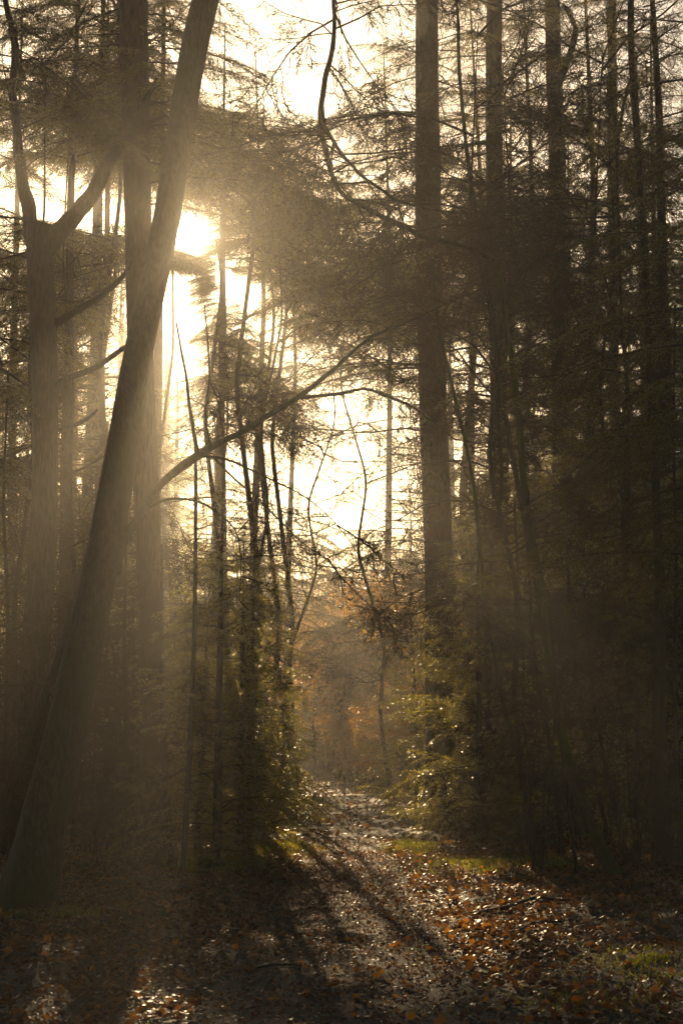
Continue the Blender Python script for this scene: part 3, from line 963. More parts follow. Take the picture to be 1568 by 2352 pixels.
# ------------------------------------------------------------------ young hemlocks beside the path
def hemlock(px, Y, H, Rm, lab, z0=0.15, step=0.034, group=None, kinds=None, az_bias=None, mask=True):
    b = at(px, 1700, Y)
    b[2] = float(ground_z(b[0], b[1]))
    root = thing('young_hemlock', lab, 'tree', b, group)
    lx, ly = random.uniform(-0.2, 0.2), random.uniform(-0.2, 0.2)
    link('trunk', trunk_mesh(np.array([[0, 0, -0.05], [lx * .4, ly * .4, H * 0.5], [lx, ly, H]]), [0.012 * H + .01, 0.007 * H + .006, 0.004], M['bark_thin'], 8, int(px) % 97, 1.3), root)
    z = z0
    az = random.uniform(0, 6)
    while z < H:
        t = z / H
        L_ = Rm * min(1, 0.75 + t * 1.2) * (1 - t) ** 0.6 * random.uniform(0.6, 1.2) + 0.15
        az += 2.4 + random.uniform(-0.5, 0.5)
        base = b + np.array([lx * t, ly * t, z])
        kd = 'hem_l' if L_ > 1.3 else ('hem_m' if L_ > 0.75 else 'hem_s')
        if not mask or keep_bough(base, az, L_, 1.3, False, Y > 26):
            put_bough(kd, root, base, az, L_, random.uniform(-0.55, 0.3), random.uniform(-0.45, 0.45))
        z += step * random.uniform(0.5, 1.5)
    return root


hems = [(500, 20.8, 4.7, 1.25, 'young hemlock with golden backlit needles left of the path'),
        (575, 23.5, 4.4, 1.1, 'young hemlock reaching its twigs over the left side of the path'),
        (560, 28.5, 5.0, 1.5, 'tall young hemlock second row left of the path'),
        (555, 22.2, 4.3, 1.15, 'young hemlock between the golden hemlock and the path edge'),
        (455, 22.5, 4.0, 1.2, 'young hemlock shading the golden hemlock on its left'),
        (610, 35, 4.6, 1.1, 'young hemlock farther along the left side of the path'),
        (430, 27, 4.0, 1.4, 'young hemlock in shade behind the black stem'),
        (1100, 24.5, 4.6, 1.5, 'young hemlock with silvery dewy twigs right of the path'),
        (1010, 29, 5.2, 1.45, 'young hemlock in front of the thick hazy trunk'),
        (960, 36, 4.8, 1.35, 'young hemlock farther along the right side of the path'),
        (1230, 26.5, 6.4, 1.7, 'tall dark young hemlock between the curved stem and the path'),
        (1340, 29, 7.0, 1.8, 'tall dark young hemlock in the right thicket'),
        (1460, 25, 5.8, 1.7, 'dark young hemlock by the black slender trunk'),
        (1580, 22.5, 5.6, 1.6, 'dark young hemlock at the right edge'),
        (1120, 34, 7.0, 1.8, 'tall young hemlock behind the dewy one right of the path')]
for a in hems:
    hemlock(*a)

# ------------------------------------------------------------------ shrubs and low growth (shared meshes)
def joined_shrub(seed, H, stems, kinds, spread=0.6):
    """several thin stems with side branches, one joined mesh of twigs"""
    rng = np.random.default_rng(seed)
    mb = MB()
    tips = []
    for s in range(stems):
        a = rng.uniform(0, 6.28)
        h = H * rng.uniform(0.6, 1)
        n = 7
        t = np.linspace(0, 1, n)[:, None]
        e = np.array([math.cos(a), math.sin(a), 0]) * spread * rng.uniform(0.3, 1)
        P = np.array([[e[0] * .15, e[1] * .15, -0.05]]) + e * t ** 1.3 + np.array([0, 0, h]) * t + rng.normal(0, 0.02 * H, (n, 3)) * t
        mb.tube(P, np.linspace(0.018, 0.004, n) * rng.uniform(0.6, 1.2), 4, 0)
        tips.append(P)
    return mb, tips, rng


def merge_lib(mb, me_name_L, base, az, length, pitch, roll):
    L0, me = me_name_L
    n = len(me.vertices)
    co = np.empty(n * 3, np.float32)
    me.vertices.foreach_get('co', co)
    co = co.reshape(-1, 3)
    f = np.empty(len(me.loops), np.int32)
    me.loops.foreach_get('vertex_index', f)
    mi = np.empty(len(me.polygons), np.int32)
    me.polygons.foreach_get('material_index', mi)
    mt = (Matrix.Rotation(az, 3, 'Z') @ Matrix.Rotation(pitch, 3, 'Y') @ Matrix.Rotation(roll, 3, 'X'))
    A = np.array(mt) * (length / L0)
    v = co @ A.T + np.asarray(base)
    mb.v.append(v)
    mb.q.append(f.reshape(-1, 4) + mb.n)
    mb.qm.append(mi)
    mb.n += n


def shrub_mesh(seed, H, stems, kind, nb, mats, spread=0.7, Lr=(0.5, 1.1), low=0.15):
    mb, tips, rng = joined_shrub(seed, H, stems, kind, spread)
    for P in tips:
        for _ in range(nb):
            t = rng.uniform(low, 1)
            q = interp_pts(P, np.array([t]))[0]
            k = kind[rng.integers(len(kind))]
            lib = LIB[k][rng.integers(len(LIB[k]))]
            merge_lib(mb, lib, q, rng.uniform(0, 6.28), rng.uniform(*Lr), rng.uniform(-0.6, 0.2), rng.uniform(-0.5, 0.5))
    return mb.mesh('twigs', mats)


BARE_SHRUBS = [shrub_mesh(200 + k, 3.2, 4, ['bare_s'], 8, [M['twig'], M['leaf_gold']], 0.8, (0.6, 1.2)) for k in range(2)]
GOLD_SHRUBS = [shrub_mesh(210 + k, 3.4, 4, ['gold'], 9, [M['twig'], M['leaf_gold']], 0.9, (0.7, 1.3)) for k in range(2)]


def far_conifer_mesh(seed, H, Rm, step, nw=0.07):
    """whole crown of a distant tree: sprays all round the stem, tapering up"""
    rng = np.random.default_rng(seed)
    mb = MB()
    z = H * 0.08
    az = 0
    while z < H:
        t = z / H
        L_ = Rm * (1 - t) ** 0.7 * rng.uniform(0.6, 1.2) + 0.2
        az += 2.4 + rng.uniform(-.3, .3)
        lib = LIB['far'][rng.integers(3)]
        merge_lib(mb, lib, (0, 0, z), az, L_, rng.uniform(-0.1, 0.25), 0)
        z += step * rng.uniform(0.5, 1.5)
    return mb.mesh('crown', [M['twig'], M['needle']])


FAR_CONS = [far_conifer_mesh(220 + k, 9, 2.2, 0.2) for k in range(2)]


def hem_mesh(seed, H, Rm, step):
    rng = np.random.default_rng(seed)
    mb = MB()
    z, az = 0.2, 0
    while z < H:
        t = z / H
        L_ = Rm * min(1, 0.75 + t * 1.2) * (1 - t) ** 0.6 * rng.uniform(0.6, 1.2) + 0.15
        az += 2.4 + rng.uniform(-.4, .4)
        kd = LIB['hem_l' if L_ > 1.2 else 'hem_m']
        merge_lib(mb, kd[rng.integers(3)], (0, 0, z), az, L_, rng.uniform(-0.55, 0.3), rng.uniform(-.4, .4))
        z += step * rng.uniform(0.5, 1.5)
    return mb.mesh('crown', HEM)


HEM_CROWNS = [hem_mesh(240, 5.0, 1.4, 0.085), hem_mesh(241, 5.0, 1.5, 0.085)]


def place_shrub(name, me, px, Y, s, lab, cat, group):
    b = at(px, 1700, Y)
    b[2] = float(ground_z(b[0], b[1]))
    o = link(name, me, None, b, label=lab, category=cat, group=group)
    o.rotation_euler = (0, 0, random.uniform(0, 6.28))
    o.scale = (s, s, s * random.uniform(0.85, 1.15))
    return o


def free(b):
    return abs(b[0] - path_x(b[1])) > path_w(b[1]) + 0.9


for k in range(46):        # bare shrubs on the left and right
    left = k % 3 != 2
    Y = random.uniform(19, 42)
    px = random.uniform(-120, 400) if left else random.uniform(1050, 1680)
    place_shrub('bare_shrub', random.choice(BARE_SHRUBS), px, Y, random.uniform(0.7, 1.4),
                'bare many-stemmed shrub in the misty thicket on the left' if left else 'bare many-stemmed shrub in the dark thicket on the right',
                'shrub', 'bare shrubs on the left' if left else 'bare shrubs on the right')
hem_trunk = trunk_mesh(np.array([[0, 0, -.05], [0.05, 0.03, 2.5], [0, 0, 5]]), [.05, .035, .006], M['bark_thin'], 8, 5)
hem_spots = [(300 - 20 * k, 26 + 2.2 * k) for k in range(0, 14)] + [(1250 + 24 * k, 31 + 1.5 * k) for k in range(14)]
for k in range(34):
    hem_spots.append((random.uniform(-80, 700) if k % 2 else random.uniform(930, 1650), random.uniform(33, 62)))
nh = 0
for px, Y in hem_spots:
    b = at(px, 1700, Y)
    s = random.uniform(0.8, 1.9)
    top = project(b + np.array([0, 0, 4.3 * s]))
    if lane_hits(b, 5 * s, 1.4) or not free(b):
        s = random.uniform(0.5, 0.8)
        if lane_hits(b, 5 * s, 1.2):
            continue
    if not free(b) or sky_open(top[0], top[1]) > 0.5:
        continue
    left = b[0] < path_x(Y)
    root = thing('young_hemlock', 'young hemlock deep in the misty thicket left of the path' if left else 'young hemlock deep in the dark thicket right of the path', 'tree', (b[0], b[1], 0),
                 'hemlocks in the left thicket' if left else 'hemlocks in the right thicket')
    link('trunk', hem_trunk, root)
    link('crown', random.choice(HEM_CROWNS), root).rotation_euler = (0, 0, random.uniform(0, 6.28))
    root.scale = (s ** .5, s ** .5, s)
    nh += 1
n = 0
while n < 70:              # golden-leaved growth along and beyond the path
    Y = random.uniform(38, 120)
    px = random.uniform(300, 1250)
    b = at(px, 1700, Y)
    if not free(b) and Y < 80:
        continue
    s = random.uniform(0.7, 1.7)
    top = project(b + np.array([0, 0, 3.4 * s]))
    if sky_open(top[0], top[1]) > 0.25:
        continue
    place_shrub('golden_shrub', random.choice(GOLD_SHRUBS), px, Y, s, 'distant shrub with glowing golden autumn leaves where the path fades out', 'shrub', 'golden shrubs beyond the path')
    n += 1
for k in range(22):
    Y = random.uniform(38, 66)
    sd = random.choice((-1, 1))
    x_ = path_x(Y) + sd * (path_w(Y) + random.uniform(0.7, 1.8))
    px = CX + x_ / Y * FPX * (ray(0, 1700)[1])
    place_shrub('golden_shrub', random.choice(GOLD_SHRUBS), px, Y, random.uniform(0.45, 0.8), 'low golden-leaved shrub lining the far part of the path', 'shrub', 'golden shrubs lining the path')
for k in range(26):
    place_shrub('golden_shrub', random.choice(GOLD_SHRUBS), 540 + 14 * k, random.uniform(126, 150), random.uniform(1.2, 2.0), 'distant shrub with glowing golden autumn leaves where the path fades out', 'shrub', 'golden shrubs beyond the path')
for k in range(52):
    Y = random.uniform(66, 125)
    px = random.uniform(610, 990)
    b = at(px, 1700, Y)
    if not free(b) and Y < 80:
        b = at(px + 120, 1700, Y)
        px += 120
    s = random.uniform(1.6, 3.2)
    top = project(b + np.array([0, 0, 3.3 * s]))
    if sky_open(top[0], top[1]) > 0.42:
        s *= 0.5
    place_shrub('golden_tree', random.choice(GOLD_SHRUBS), px, Y, s, 'tall golden-leaved tree closing off the far end of the path', 'tree', 'golden trees at the end of the path')
n = 0
tries = 0
while n < 230 and tries < 9000:              # the far wood
    tries += 1
    Y = random.uniform(48, 190)
    px = random.uniform(-250, 1820)
    b = at(px, 1700, Y)
    if not free(b) and Y < 80:
        continue
    s = random.uniform(0.6, 2.3)
    top = project(b + np.array([0, 0, 9 * s * 0.85]))
    md = project(b + np.array([0, 0, 9 * s * 0.5]))
    o = max(sky_open(top[0], top[1]), sky_open(md[0], md[1]))
    blk = False
    for q in (0.25, 0.45, 0.65, 0.85):
        for e in (-0.5, 0.5):
            f = shaft(*project(b + np.array([e * 2 * s * (1 - q), 0, 9 * s * q])))
            blk = blk or (f is not None and f > 0)
    if (blk and random.random() < 0.93) or abs(px - 437) < 28:
        continue
    if o > 0.45:
        continue
    hit = False
    for T, rad in LANES:
        t_ = (b[1] - T[1]) / sun_dir[1]
        if t_ < 4:
            continue
        q = T + sun_dir * t_
        rr = 2.0 * s * max(0, 1 - q[2] / (9 * s)) ** 0.7
        if q[2] < 9 * s and abs(q[0] - b[0]) < rr * 0.75 + rad * 0.5:
            hit = True
    if hit:
        continue
    root = thing('distant_conifer', 'distant conifer standing faint in the bright haze behind the wood', 'tree', (b[0], b[1], 0), 'distant conifers in the haze')
    tm = bpy.data.meshes.get('far_trunk')
    if tm is None:
        tm = trunk_mesh(np.array([[0, 0, -.1], [0, 0, 5], [0, 0, 9]]), [.13, .08, .01], M['bark_pine'], 8, 5)
        tm.name = 'far_trunk'
    link('trunk', tm, root)
    c = link('crown', random.choice(FAR_CONS), root)
    c.rotation_euler = (0, 0, random.uniform(0, 6.28))
    root.scale = (s, s, s)
    n += 1
n = 0
for k in range(900):                                     # a tall stand closing the view below and right of the sun
    Y = random.uniform(70, 96)
    px = random.uniform(470, 780) if k % 3 else random.uniform(260, 1000)
    s = random.uniform(2.2, 2.92)
    b = at(px, 1700, Y)
    b[2] = 0
    if abs(px - 437) < 26 or lane_hits(b, 9 * s * 0.97, 1.2 * s):
        continue
    bad = False
    for q in (0.5, 0.65, 0.8, 0.92):
        sx, sy, zz = project(b + np.array([0, 0, 9 * s * q]))
        wd = 2.0 * s * (1 - q) ** 0.7 * FPX / zz * 0.6
        for e in (-wd, 0, wd):
            bad = bad or sky_open(sx + e, sy) > 0.66 or math.hypot(sx + e - 437, sy - 545) < 34
            f = shaft(sx + e, sy, 88)
            bad = bad or (f is not None and f > 0)
    if bad or n >= 60:
        continue
    root = thing('distant_conifer', 'tall distant conifer of the hazy stand below and right of the sun', 'tree', (b[0], b[1], 0), 'tall hazy conifers near the sun')
    link('trunk', tm, root)
    link('crown', random.choice(FAR_CONS), root).rotation_euler = (0, 0, random.uniform(0, 6.28))
    root.scale = (s * 0.85, s * 0.85, s)
    n += 1
print('stand', n)
n = 0
while n < 64:
    a, d = random.uniform(0, 2 * math.pi), random.uniform(9, 42)
    x, y = d * math.sin(a), d * math.cos(a) - 2
    if (y > 3 and abs(x) < 0.24 * y + 5.0) or (abs(x) < 2.2):
        continue
    s = random.uniform(1.5, 2.4)
    root = thing('dense_conifer', 'dark conifer of the surrounding wood beside and behind the viewpoint', 'tree', (x, y, 0), 'conifers around the viewpoint')
    link('trunk', tm, root)
    link('crown', random.choice(FAR_CONS), root).rotation_euler = (0, 0, random.uniform(0, 6.28))
    root.scale = (s, s, s)
    n += 1
print('distant', n)

# ------------------------------------------------------------------ leaves on the ground
def leaf_cards(P, size, rng, mat=0, tilt=0.4, fine=True):
    """curled lobed leaves, each a small bent sheet"""
    n = len(P)
    na, nc = (5, 3) if fine else (3, 2)
    ta = np.linspace(-0.5, 0.5, na)
    tc = np.linspace(-1, 1, nc)
    prof = np.array([0.08, 0.34, 0.22, 0.36, 0.05])[:na] if fine else np.array([0.06, 0.36, 0.06])
    A, C = np.meshgrid(ta, tc, indexing='ij')
    Wd = prof[:, None] * np.ones((1, nc))
    base = np.stack([A, C * Wd, np.zeros_like(A)], -1).reshape(-1, 3)
    c1 = rng.uniform(-0.9, 1.4, (n, 1))
    c2 = rng.uniform(-1.0, 1.2, (n, 1))
    x = base[None, :, 0] * np.ones((n, 1))
    y = base[None, :, 1] * rng.uniform(0.7, 1.2, (n, 1))
    z = c1 * y ** 2 * 1.4 + c2 * x ** 2 * 0.8 + 0.25 * rng.normal(0, 1, (n, 1)) * x * y * 2
    x, y = x * (1 - 0.12 * np.abs(c2)), y
    V = np.stack([x, y, z], -1) * size[:, None, None]
    a, b, g = rng.uniform(0, 6.28, n), rng.normal(0, tilt, n), rng.normal(0, tilt, n)
    ca, sa, cb, sb, cg, sg = np.cos(a), np.sin(a), np.cos(b), np.sin(b), np.cos(g), np.sin(g)
    y1 = V[..., 1] * cg[:, None] - V[..., 2] * sg[:, None]
    z1 = V[..., 1] * sg[:, None] + V[..., 2] * cg[:, None]
    x1 = V[..., 0] * cb[:, None] + z1 * sb[:, None]
    z2 = -V[..., 0] * sb[:, None] + z1 * cb[:, None]
    x2 = x1 * ca[:, None] - y1 * sa[:, None]
    y2 = x1 * sa[:, None] + y1 * ca[:, None]
    z2 = z2 - z2.min(1)[:, None] * 0.8
    V = np.stack([x2, y2, z2], -1) + P[:, None, :]
    i = np.arange(na - 1)[:, None] * nc
    j = np.arange(nc - 1)[None]
    f = np.stack([i + j, i + nc + j, i + nc + j + 1, i + j + 1], -1).reshape(-1, 4)
    F = (np.arange(n)[:, None, None] * (na * nc) + f[None]).reshape(-1, 4)
    return V.reshape(-1, 3), F


def scatter(n, y0, y1, rng, half=0.235, power=1.0):
    Y = y0 + (y1 - y0) * rng.random(n) ** power
    # area-uniform over the wedge the camera sees
    Y = np.sqrt(y0 ** 2 + (y1 ** 2 - y0 ** 2) * rng.random(n))
    X = rng.uniform(-1, 1, n) * (half * Y + 0.8)
    return X, Y


MOSSY = [(*on_ground(a, b)[:2], c, d_) for a, b, c, d_ in ((500, 1985, .75, 1.6), (630, 1945, .5, 1.9), (950, 1945, .35, 1.6), (1090, 1990, .6, 1.4), (1210, 1985, .6, 1.0), (1500, 2215, .7, 1.3))]
rng = np.random.default_rng(300)
mb = MB()
X, Y = scatter(76000, 8, 27, rng)
d = np.abs(X - path_x(Y)) / path_w(Y)
pat = 0.5 + 0.5 * np.sin(X * 1.7 + 1.3 * np.sin(Y * 0.9)) * np.sin(Y * 1.1 + 1.7 * np.sin(X * 1.3 + 2))
kp = rng.random(len(X)) < np.where(d < 0.8, 0.75, 1.0) * (0.35 + 0.75 * pat)
X, Y, d = X[kp], Y[kp], d[kp]
for (mx, my, mrx, mry) in MOSSY:                        # moss shows through where it grows
    kp = ((X - mx) / mrx) ** 2 + ((Y - my) / mry) ** 2 > rng.uniform(0.1, 1.3, len(X))
    kp |= rng.random(len(X)) < 0.25
    X, Y, d = X[kp], Y[kp], d[kp]
P = np.stack([X, Y, ground_z(X, Y) + 0.004 + rng.uniform(0, 0.02, len(X))], 1)
size = (0.028 + 0.068 * rng.random(len(X)) ** 1.7) * np.where(d < 0.8, 0.62, 1.0)
mb.quads(*leaf_cards(P, size, rng, tilt=0.33))
X, Y = scatter(22000, 27, 75, rng, 0.2)
P = np.stack([X, Y, ground_z(X, Y) + 0.008], 1)
mb.quads(*leaf_cards(P, rng.uniform(0.07, 0.13, len(X)), rng, tilt=0.4, fine=False))
X, Y = scatter(70000, 8, 24, rng)      # crumbled bits of leaf and bark
P = np.stack([X, Y, ground_z(X, Y) + 0.006], 1)
mb.quads(*leaf_cards(P, rng.uniform(0.012, 0.035, len(X)), rng, tilt=0.4, fine=False))
link('leaf_litter', mb.mesh('leaf_litter', [M['litter']], smooth=True), kind='stuff', label='wet brown and orange fallen leaves covering the ground and path', category='leaf litter')

# single leaves lying on top, nearest the camera
leafm = []
for k in range(6):
    mb = MB()
    mb.quads(*leaf_cards(np.zeros((1, 3)), np.array([0.075]), np.random.default_rng(320 + k), tilt=0.25))
    leafm.append(mb.mesh('fallen_leaf', [M['litter']]))
X, Y = scatter(180, 9.3, 13.5, rng, 0.2)
for x, y in zip(X, Y):
    o = link('fallen_leaf', random.choice(leafm), None, (x, y, float(ground_z(x, y)) + 0.02),
             label='curled wet fallen leaf lying in the foreground of the path', category='leaf', group='single fallen leaves in the foreground')
    o.rotation_euler = (random.uniform(-.3, .3), random.uniform(-.3, .3), random.uniform(0, 6.28))
    o.scale = [random.uniform(0.7, 1.25)] * 3


def tufts(name, label, spots, n, seed, h=(0.02, 0.06)):
    """moss and short grass: patches (x, y, rx, ry)"""
    rng = np.random.default_rng(seed)
    PP = []
    for (cx, cy_, rx, ry, w) in spots:
        m = int(n * w)
        a, q = rng.uniform(0, 6.28, m), np.abs(rng.normal(0, 0.58, m))
        PP.append(np.stack([cx + rx * q * np.cos(a), cy_ + ry * q * np.sin(a)], 1))
    XY = np.concatenate(PP)
    # clumps: drop blades between clumps
    f = np.sin(XY[:, 0] * 7 + 2 * np.sin(XY[:, 1] * 5)) * np.sin(XY[:, 1] * 6 + 2 * np.sin(XY[:, 0] * 4))
    XY = XY[f + rng.normal(0, 0.5, len(XY)) > -0.1]
    z = ground_z(XY[:, 0], XY[:, 1]) - 0.003
    P = np.column_stack([XY, z])
    m = len(P)
    D = rng.normal(0, 0.55, (m, 3))
    D[:, 2] = rng.uniform(0.5, 1, m)
    mb = MB()
    mb.blades(P, D, rng.uniform(0.004, 0.011, m), rng.uniform(*h, m), rng.normal(0, 1, (m, 3)) * [1, 1, 0.2], 0)
    link(name, mb.mesh(name, [M['grass']]), kind='stuff', label=label, category='grass')


def gp(px, py, rx, ry, w):
    g = on_ground(px, py)
    return (g[0], g[1], rx, ry, w)


tufts('moss_patch', 'bright backlit moss and grass left of the path at the foot of the hemlock', [gp(500, 1985, 0.75, 1.6, .5), gp(630, 1945, 0.5, 1.9, .5)], 34000, 331, (0.04, 0.085))
tufts('moss_patch', 'bright backlit moss and grass on the right verge of the path', [gp(950, 1945, 0.35, 1.6, .35), gp(1090, 1990, 0.6, 1.4, .35), gp(1210, 1985, 0.6, 1.0, .3)], 34000, 332, (0.04, 0.085))
tufts('grass_patch', 'dark green grass at the lower right corner', [gp(1500, 2215, 0.7, 1.3, .5), gp(1380, 2300, 0.7, 0.9, .3), gp(1520, 2090, 0.6, 1.0, .2)], 9000, 333, (0.02, 0.05))
tufts('grass_patch', 'dark green grass around the foot of the leaning trunk', [gp(150, 2110, 0.55, 0.6, .7), gp(260, 1960, 0.8, 1.4, .3)], 9000, 334, (0.03, 0.07))

# fallen branches
for lab, line in (('long dead branch lying across the leaves at the right', [(1080, 2096, 9), (1160, 2088, 8), (1230, 2078, 8), (1300, 2086, 6), (1400, 2062, 5)]),
                  ('short dead stick lying in the litter right of the path', [(1180, 2150, 7), (1225, 2122, 7), (1290, 2122, 5)]),
                  ('dark stick lying on the foreground litter left of the path', [(560, 2225, 6), (640, 2212, 6), (700, 2218, 4)]),
                  ('dark stick at the edge of the right moss patch', [(960, 1962, 6), (1000, 1958, 6), (1030, 1961, 4)])):
    P = np.array([on_ground(x, y) for x, y, w in line])
    r = np.array([w * p[1] / FPX / 2 for (x, y, w), p in zip(line, P)])
    P[:, 2] = [float(ground_z(p[0], p[1])) + 0.02 for p in P]
    root = P[0].copy()
    me = trunk_mesh(P - root, r, M['bark_thin'], 7, 3, 1.0, 0.08)
    o = link('fallen_branch', me, None, root, label=lab, category='branch')

# ------------------------------------------------------------------ shape the canopy gaps
def air_points(a0, a1, n, rg, lo=2.5, hi=13.0):
    out = []
    for _ in range(n):
        a = math.radians(rg.uniform(a0, a1))
        D, dd = rg.uniform(350, 1300), rg.uniform(lo, hi)
        px_, py_ = 437 + D * math.cos(a), 545 + D * math.sin(a)
        if -60 < px_ < 1630 and -60 < py_ < 2350:
            p = at(px_, py_, dd)
            if p[2] > 0.15:
                out.append(p)
    return out


SD = Vector(tuple(sun_dir))
rg = random.Random(11)
added = removed = 0
for rnd in range(3):                                     # conifers grow boughs into the thin places between the shafts
    bpy.context.view_layer.update()
    dg = bpy.context.evaluated_depsgraph_get()
    new = []
    for a0, a1 in ((-60, -20), (-20, 10), (10, 40), (60, 75), (72, 88)) + (((88, 100), (100, 125)) if rnd == 0 else ()):
        for p in (air_points(a0, a1, 130, rg, 4.0, 14.0) if a0 < 85 else []) + air_points(a0, a1, 60, rg, 1.2, 4.0):
            if scene.ray_cast(dg, Vector(tuple(p)), SD)[0]:
                continue
            best = None
            for root_, fn, z0_, z1_ in CONS:
                ty = fn(8.0)[1]
                t_ = (ty - p[1]) / sun_dir[1]
                if t_ < 6:
                    continue
                q = p + sun_dir * t_
                tx = fn(q[2])[0]
                dist = abs(q[0] - tx)
                if (in_lane(q, 0.4) and math.hypot(*(np.array(project(q)[:2]) - (437, 545))) > 130) or q[2] < z0_ - 1 or q[2] > z1_ + 1 or dist > 3.0 or dist < 0.3:
                    continue
                sx, sy, zz = project(q)
                if math.hypot(sx - 437, sy - 545) < 50 or sky_open(sx, sy) > (0.72 if math.hypot(sx - 437, sy - 545) > 110 else 2) or (shaft(sx, sy, zz, 8) or 0) > 0:
                    continue
                if best is None or dist < best[0]:
                    best = (dist, root_, (tx, ty, q[2] + 0.12), q)
            if best:
                new.append(best)
    rg.shuffle(new)
    for dist, root_, b_, q in new[:150]:
        az = math.atan2(q[1] - b_[1] + rg.uniform(-0.3, 0.3), q[0] - b_[0])
        put_bough('top_m', root_, np.array(b_), az, max(0.6, dist * 1.1), rg.uniform(-0.05, 0.1), rg.uniform(-0.3, 0.3))
        added += 1
for rnd in range(7):                                     # and the shafts themselves are clear of boughs
    bpy.context.view_layer.update()
    dg = bpy.context.evaluated_depsgraph_get()
    kill = set()
    rg2 = random.Random(21)
    for (a0, a1, kp_), nn in zip(SHAFTS, (90, 120, 90, 260, 60)):
        for p in air_points(a0 + 0.5, a1 - 0.5, nn, rg2, 5.0, 13.0):
            h_, loc_, no_, ix_, ob_, mt_ = scene.ray_cast(dg, Vector(tuple(p)), SD)
            if h_ and ob_.name.startswith('branch') and math.hypot(*(np.array(project(loc_)[:2]) - (437, 545))) > 95:
                kill.add(ob_.name)
    for _ in range(60):                                  # the sun itself stands clear
        a, q = rg2.uniform(0, 6.28), rg2.uniform(0, 40)
        d_ = Vector(tuple(ray(437 + q * math.cos(a), 545 + q * math.sin(a)))).normalized()
        h_, loc_, no_, ix_, ob_, mt_ = scene.ray_cast(dg, Vector((0, 0, CAM_H)), d_)
        if h_ and ob_.name.startswith('branch'):
            kill.add(ob_.name)
    for (T, rad) in LANES:                               # sunlight for the hemlocks, the moss and the litter
        if T[1] > 40 or T[1] < 9 or rnd > 3:
            continue
        for _ in range(5):
            p = T + np.array([rg2.uniform(-rad, rad), rg2.uniform(-rad, rad), rg2.uniform(0, rad) if T[2] > 0.5 else 0.1])
            o_ = Vector(tuple(p)) + SD * 2.2
            h_, loc_, no_, ix_, ob_, mt_ = scene.ray_cast(dg, o_, SD)
            if h_ and ob_.name.startswith('branch') and math.hypot(*(np.array(project(loc_)[:2]) - (437, 545))) > 150:
                if ob_.parent and ob_.parent.name.startswith('young_hemlock') and (loc_ - o_).length < 4:
                    continue
                kill.add(ob_.name)
    if not kill:
        break
    for nm in kill:
        bpy.data.objects.remove(bpy.data.objects[nm])
        removed += 1
# long level boughs of the two straight trunks right of the gap, one above another
for key, pys, azs in (('thick pale hazy', (262, 455, 560, 640, 672, 705, 735, 850), (math.pi, math.pi, math.pi, math.pi, math.pi, math.pi, math.pi, math.pi)),
                      ('second to the right', (285, 330, 455, 565, 600, 660), (0.1, math.pi, 0.0, math.pi, 0.1, math.pi))):
    for root_, fn, z0_, z1_ in CONS:
        if key in root_['label']:
            Y_ = fn(8)[1]
            for py, az in zip(pys, azs):
                z_ = at(CX, py, Y_)[2]
                bx_, by_ = fn(z_)
                for e in range(3):
                    put_bough('top_l', root_, np.array([bx_, by_, z_ + rg.uniform(-0.06, 0.06)]), az + rg.uniform(-0.45, 0.45), rg.uniform(2.0, 3.7), rg.uniform(-0.06, 0.1), rg.uniform(-0.2, 0.2))
# fine bare twigs lacing the gaps
for root_, P_ in LIMBS:
    if 'mossy trunk leaning' in root_['label']:
        L_ = float(np.linalg.norm(P_[-1] - P_[0]))
        twigs_along(root_, P_, ['bare_s', 'bare_m'], int(2 + L_ * 3), (0.4, 0.9), t0=0.35, down=-0.2)
for o in [o for o in bpy.data.objects if o.name.startswith('bare_tree')]:
    sx = project(np.array(o.location) + np.array([0, 0, 8.0]))[0]
    if 330 < sx < 1000:
        for _ in range(60):
            z_ = rg.uniform(4.0, 11.5)
            b_ = np.array(o.location) + np.array([0.0, 0.0, z_])
            az, Lb = rg.uniform(0, 6.28), rg.uniform(1.0, 2.8)
            tip = b_ + np.array([math.cos(az), math.sin(az), 0.1]) * Lb
            clear = True
            for t_ in (0.2, 0.6, 0.95):
                q = b_ + (tip - b_) * t_
                sx, sy, zz = project(q)
                if (shaft(sx, sy, zz, 0.2 * Lb * FPX / zz) or 0) > 0 or in_lane(q, 0.1):
                    clear = False
            if clear:
                put_bough(rg.choice(('bare_l', 'bare_m')), o, b_, az, Lb, rg.uniform(-0.4, 0.2), rg.uniform(-0.5, 0.5))
bpy.context.view_layer.update()
dg = bpy.context.evaluated_depsgraph_get()
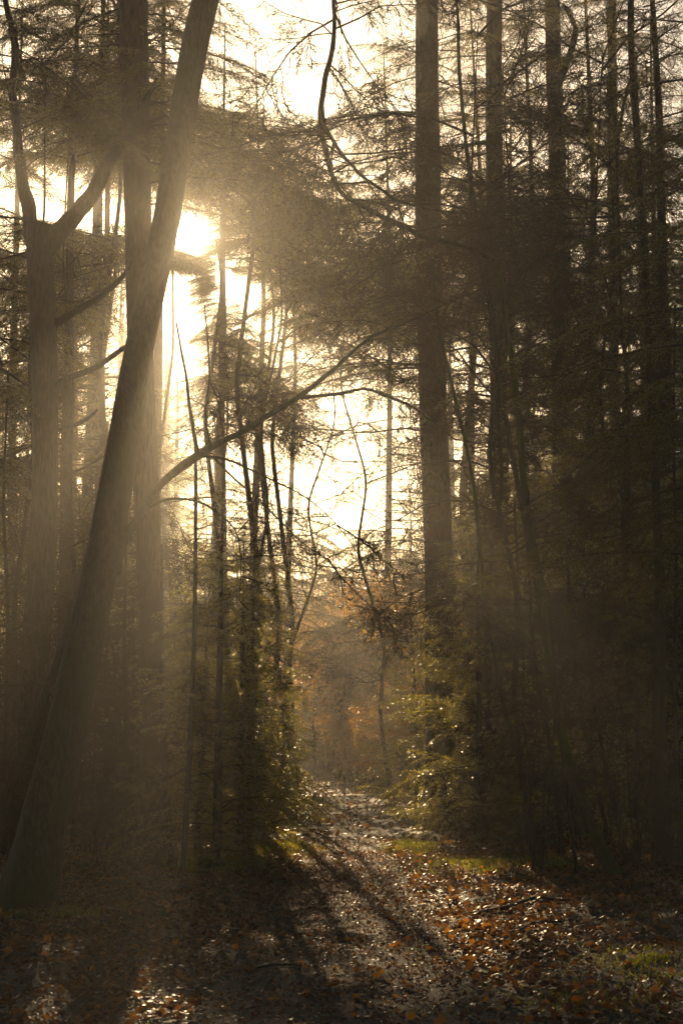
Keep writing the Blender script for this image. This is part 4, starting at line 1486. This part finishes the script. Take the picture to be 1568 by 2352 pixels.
for rnd in range(5):                                     # but never across the sun
    kill = set()
    for _ in range(90):
        a, q = rg.uniform(0, 6.28), rg.uniform(0, 34)
        d_ = Vector(tuple(ray(437 + q * math.cos(a), 545 + q * math.sin(a)))).normalized()
        h_, loc_, no_, ix_, ob_, mt_ = scene.ray_cast(dg, Vector((0, 0, CAM_H)), d_)
        if h_ and ob_.name.startswith('branch'):
            kill.add(ob_.name)
    for nm in kill:
        bpy.data.objects.remove(bpy.data.objects[nm])
    if not kill:
        break
    bpy.context.view_layer.update()
    dg = bpy.context.evaluated_depsgraph_get()
print('canopy: added', added, 'removed', removed)

# ------------------------------------------------------------------ the sun's disc and the misty air
m, n_, out = node_mat('sun_surface')
em = n_.nodes.new('ShaderNodeEmission')
em.inputs['Color'].default_value = (1, 0.86, 0.62, 1)
em.inputs['Strength'].default_value = 150
tr = n_.nodes.new('ShaderNodeBsdfTransparent')      # glowing gas: it does not block the daylight
ad = n_.nodes.new('ShaderNodeAddShader')
n_.links.new(em.outputs[0], ad.inputs[0])
n_.links.new(tr.outputs[0], ad.inputs[1])
n_.links.new(ad.outputs[0], out.inputs[0])
m.cycles.emission_sampling = 'NONE'
bpy.ops.mesh.primitive_uv_sphere_add(segments=32, ring_count=16, radius=2500 * math.tan(R(0.48)), location=tuple(np.array([0, 0, CAM_H]) + sun_dir * 2500))
s = bpy.context.object
s.name = 'sun'
s.data.materials.append(m)
s['kind'] = 'structure'

m, n_, out = node_mat('haze')
pv = n_.nodes.new('ShaderNodeVolumePrincipled')
pv.inputs['Color'].default_value = (0.95, 0.92, 0.86, 1)
pv.inputs['Density'].default_value = HAZE_DENSITY
pv.inputs['Anisotropy'].default_value = HAZE_G
n_.links.new(pv.outputs[0], out.inputs['Volume'])
bpy.ops.mesh.primitive_cube_add(size=1, location=(0, 95, 13))
h = bpy.context.object
h.name = 'haze'
h.scale = (260, 256, 29)
h.location = (0, 80, 13.4)
h.data.materials.append(m)
h['kind'] = 'stuff'

tt = sum(len(me.polygons) for me in bpy.data.meshes) * 2
print('TRIS', tt, 'boughs', sum(1 for o in bpy.data.objects if o.name.startswith('branch')))
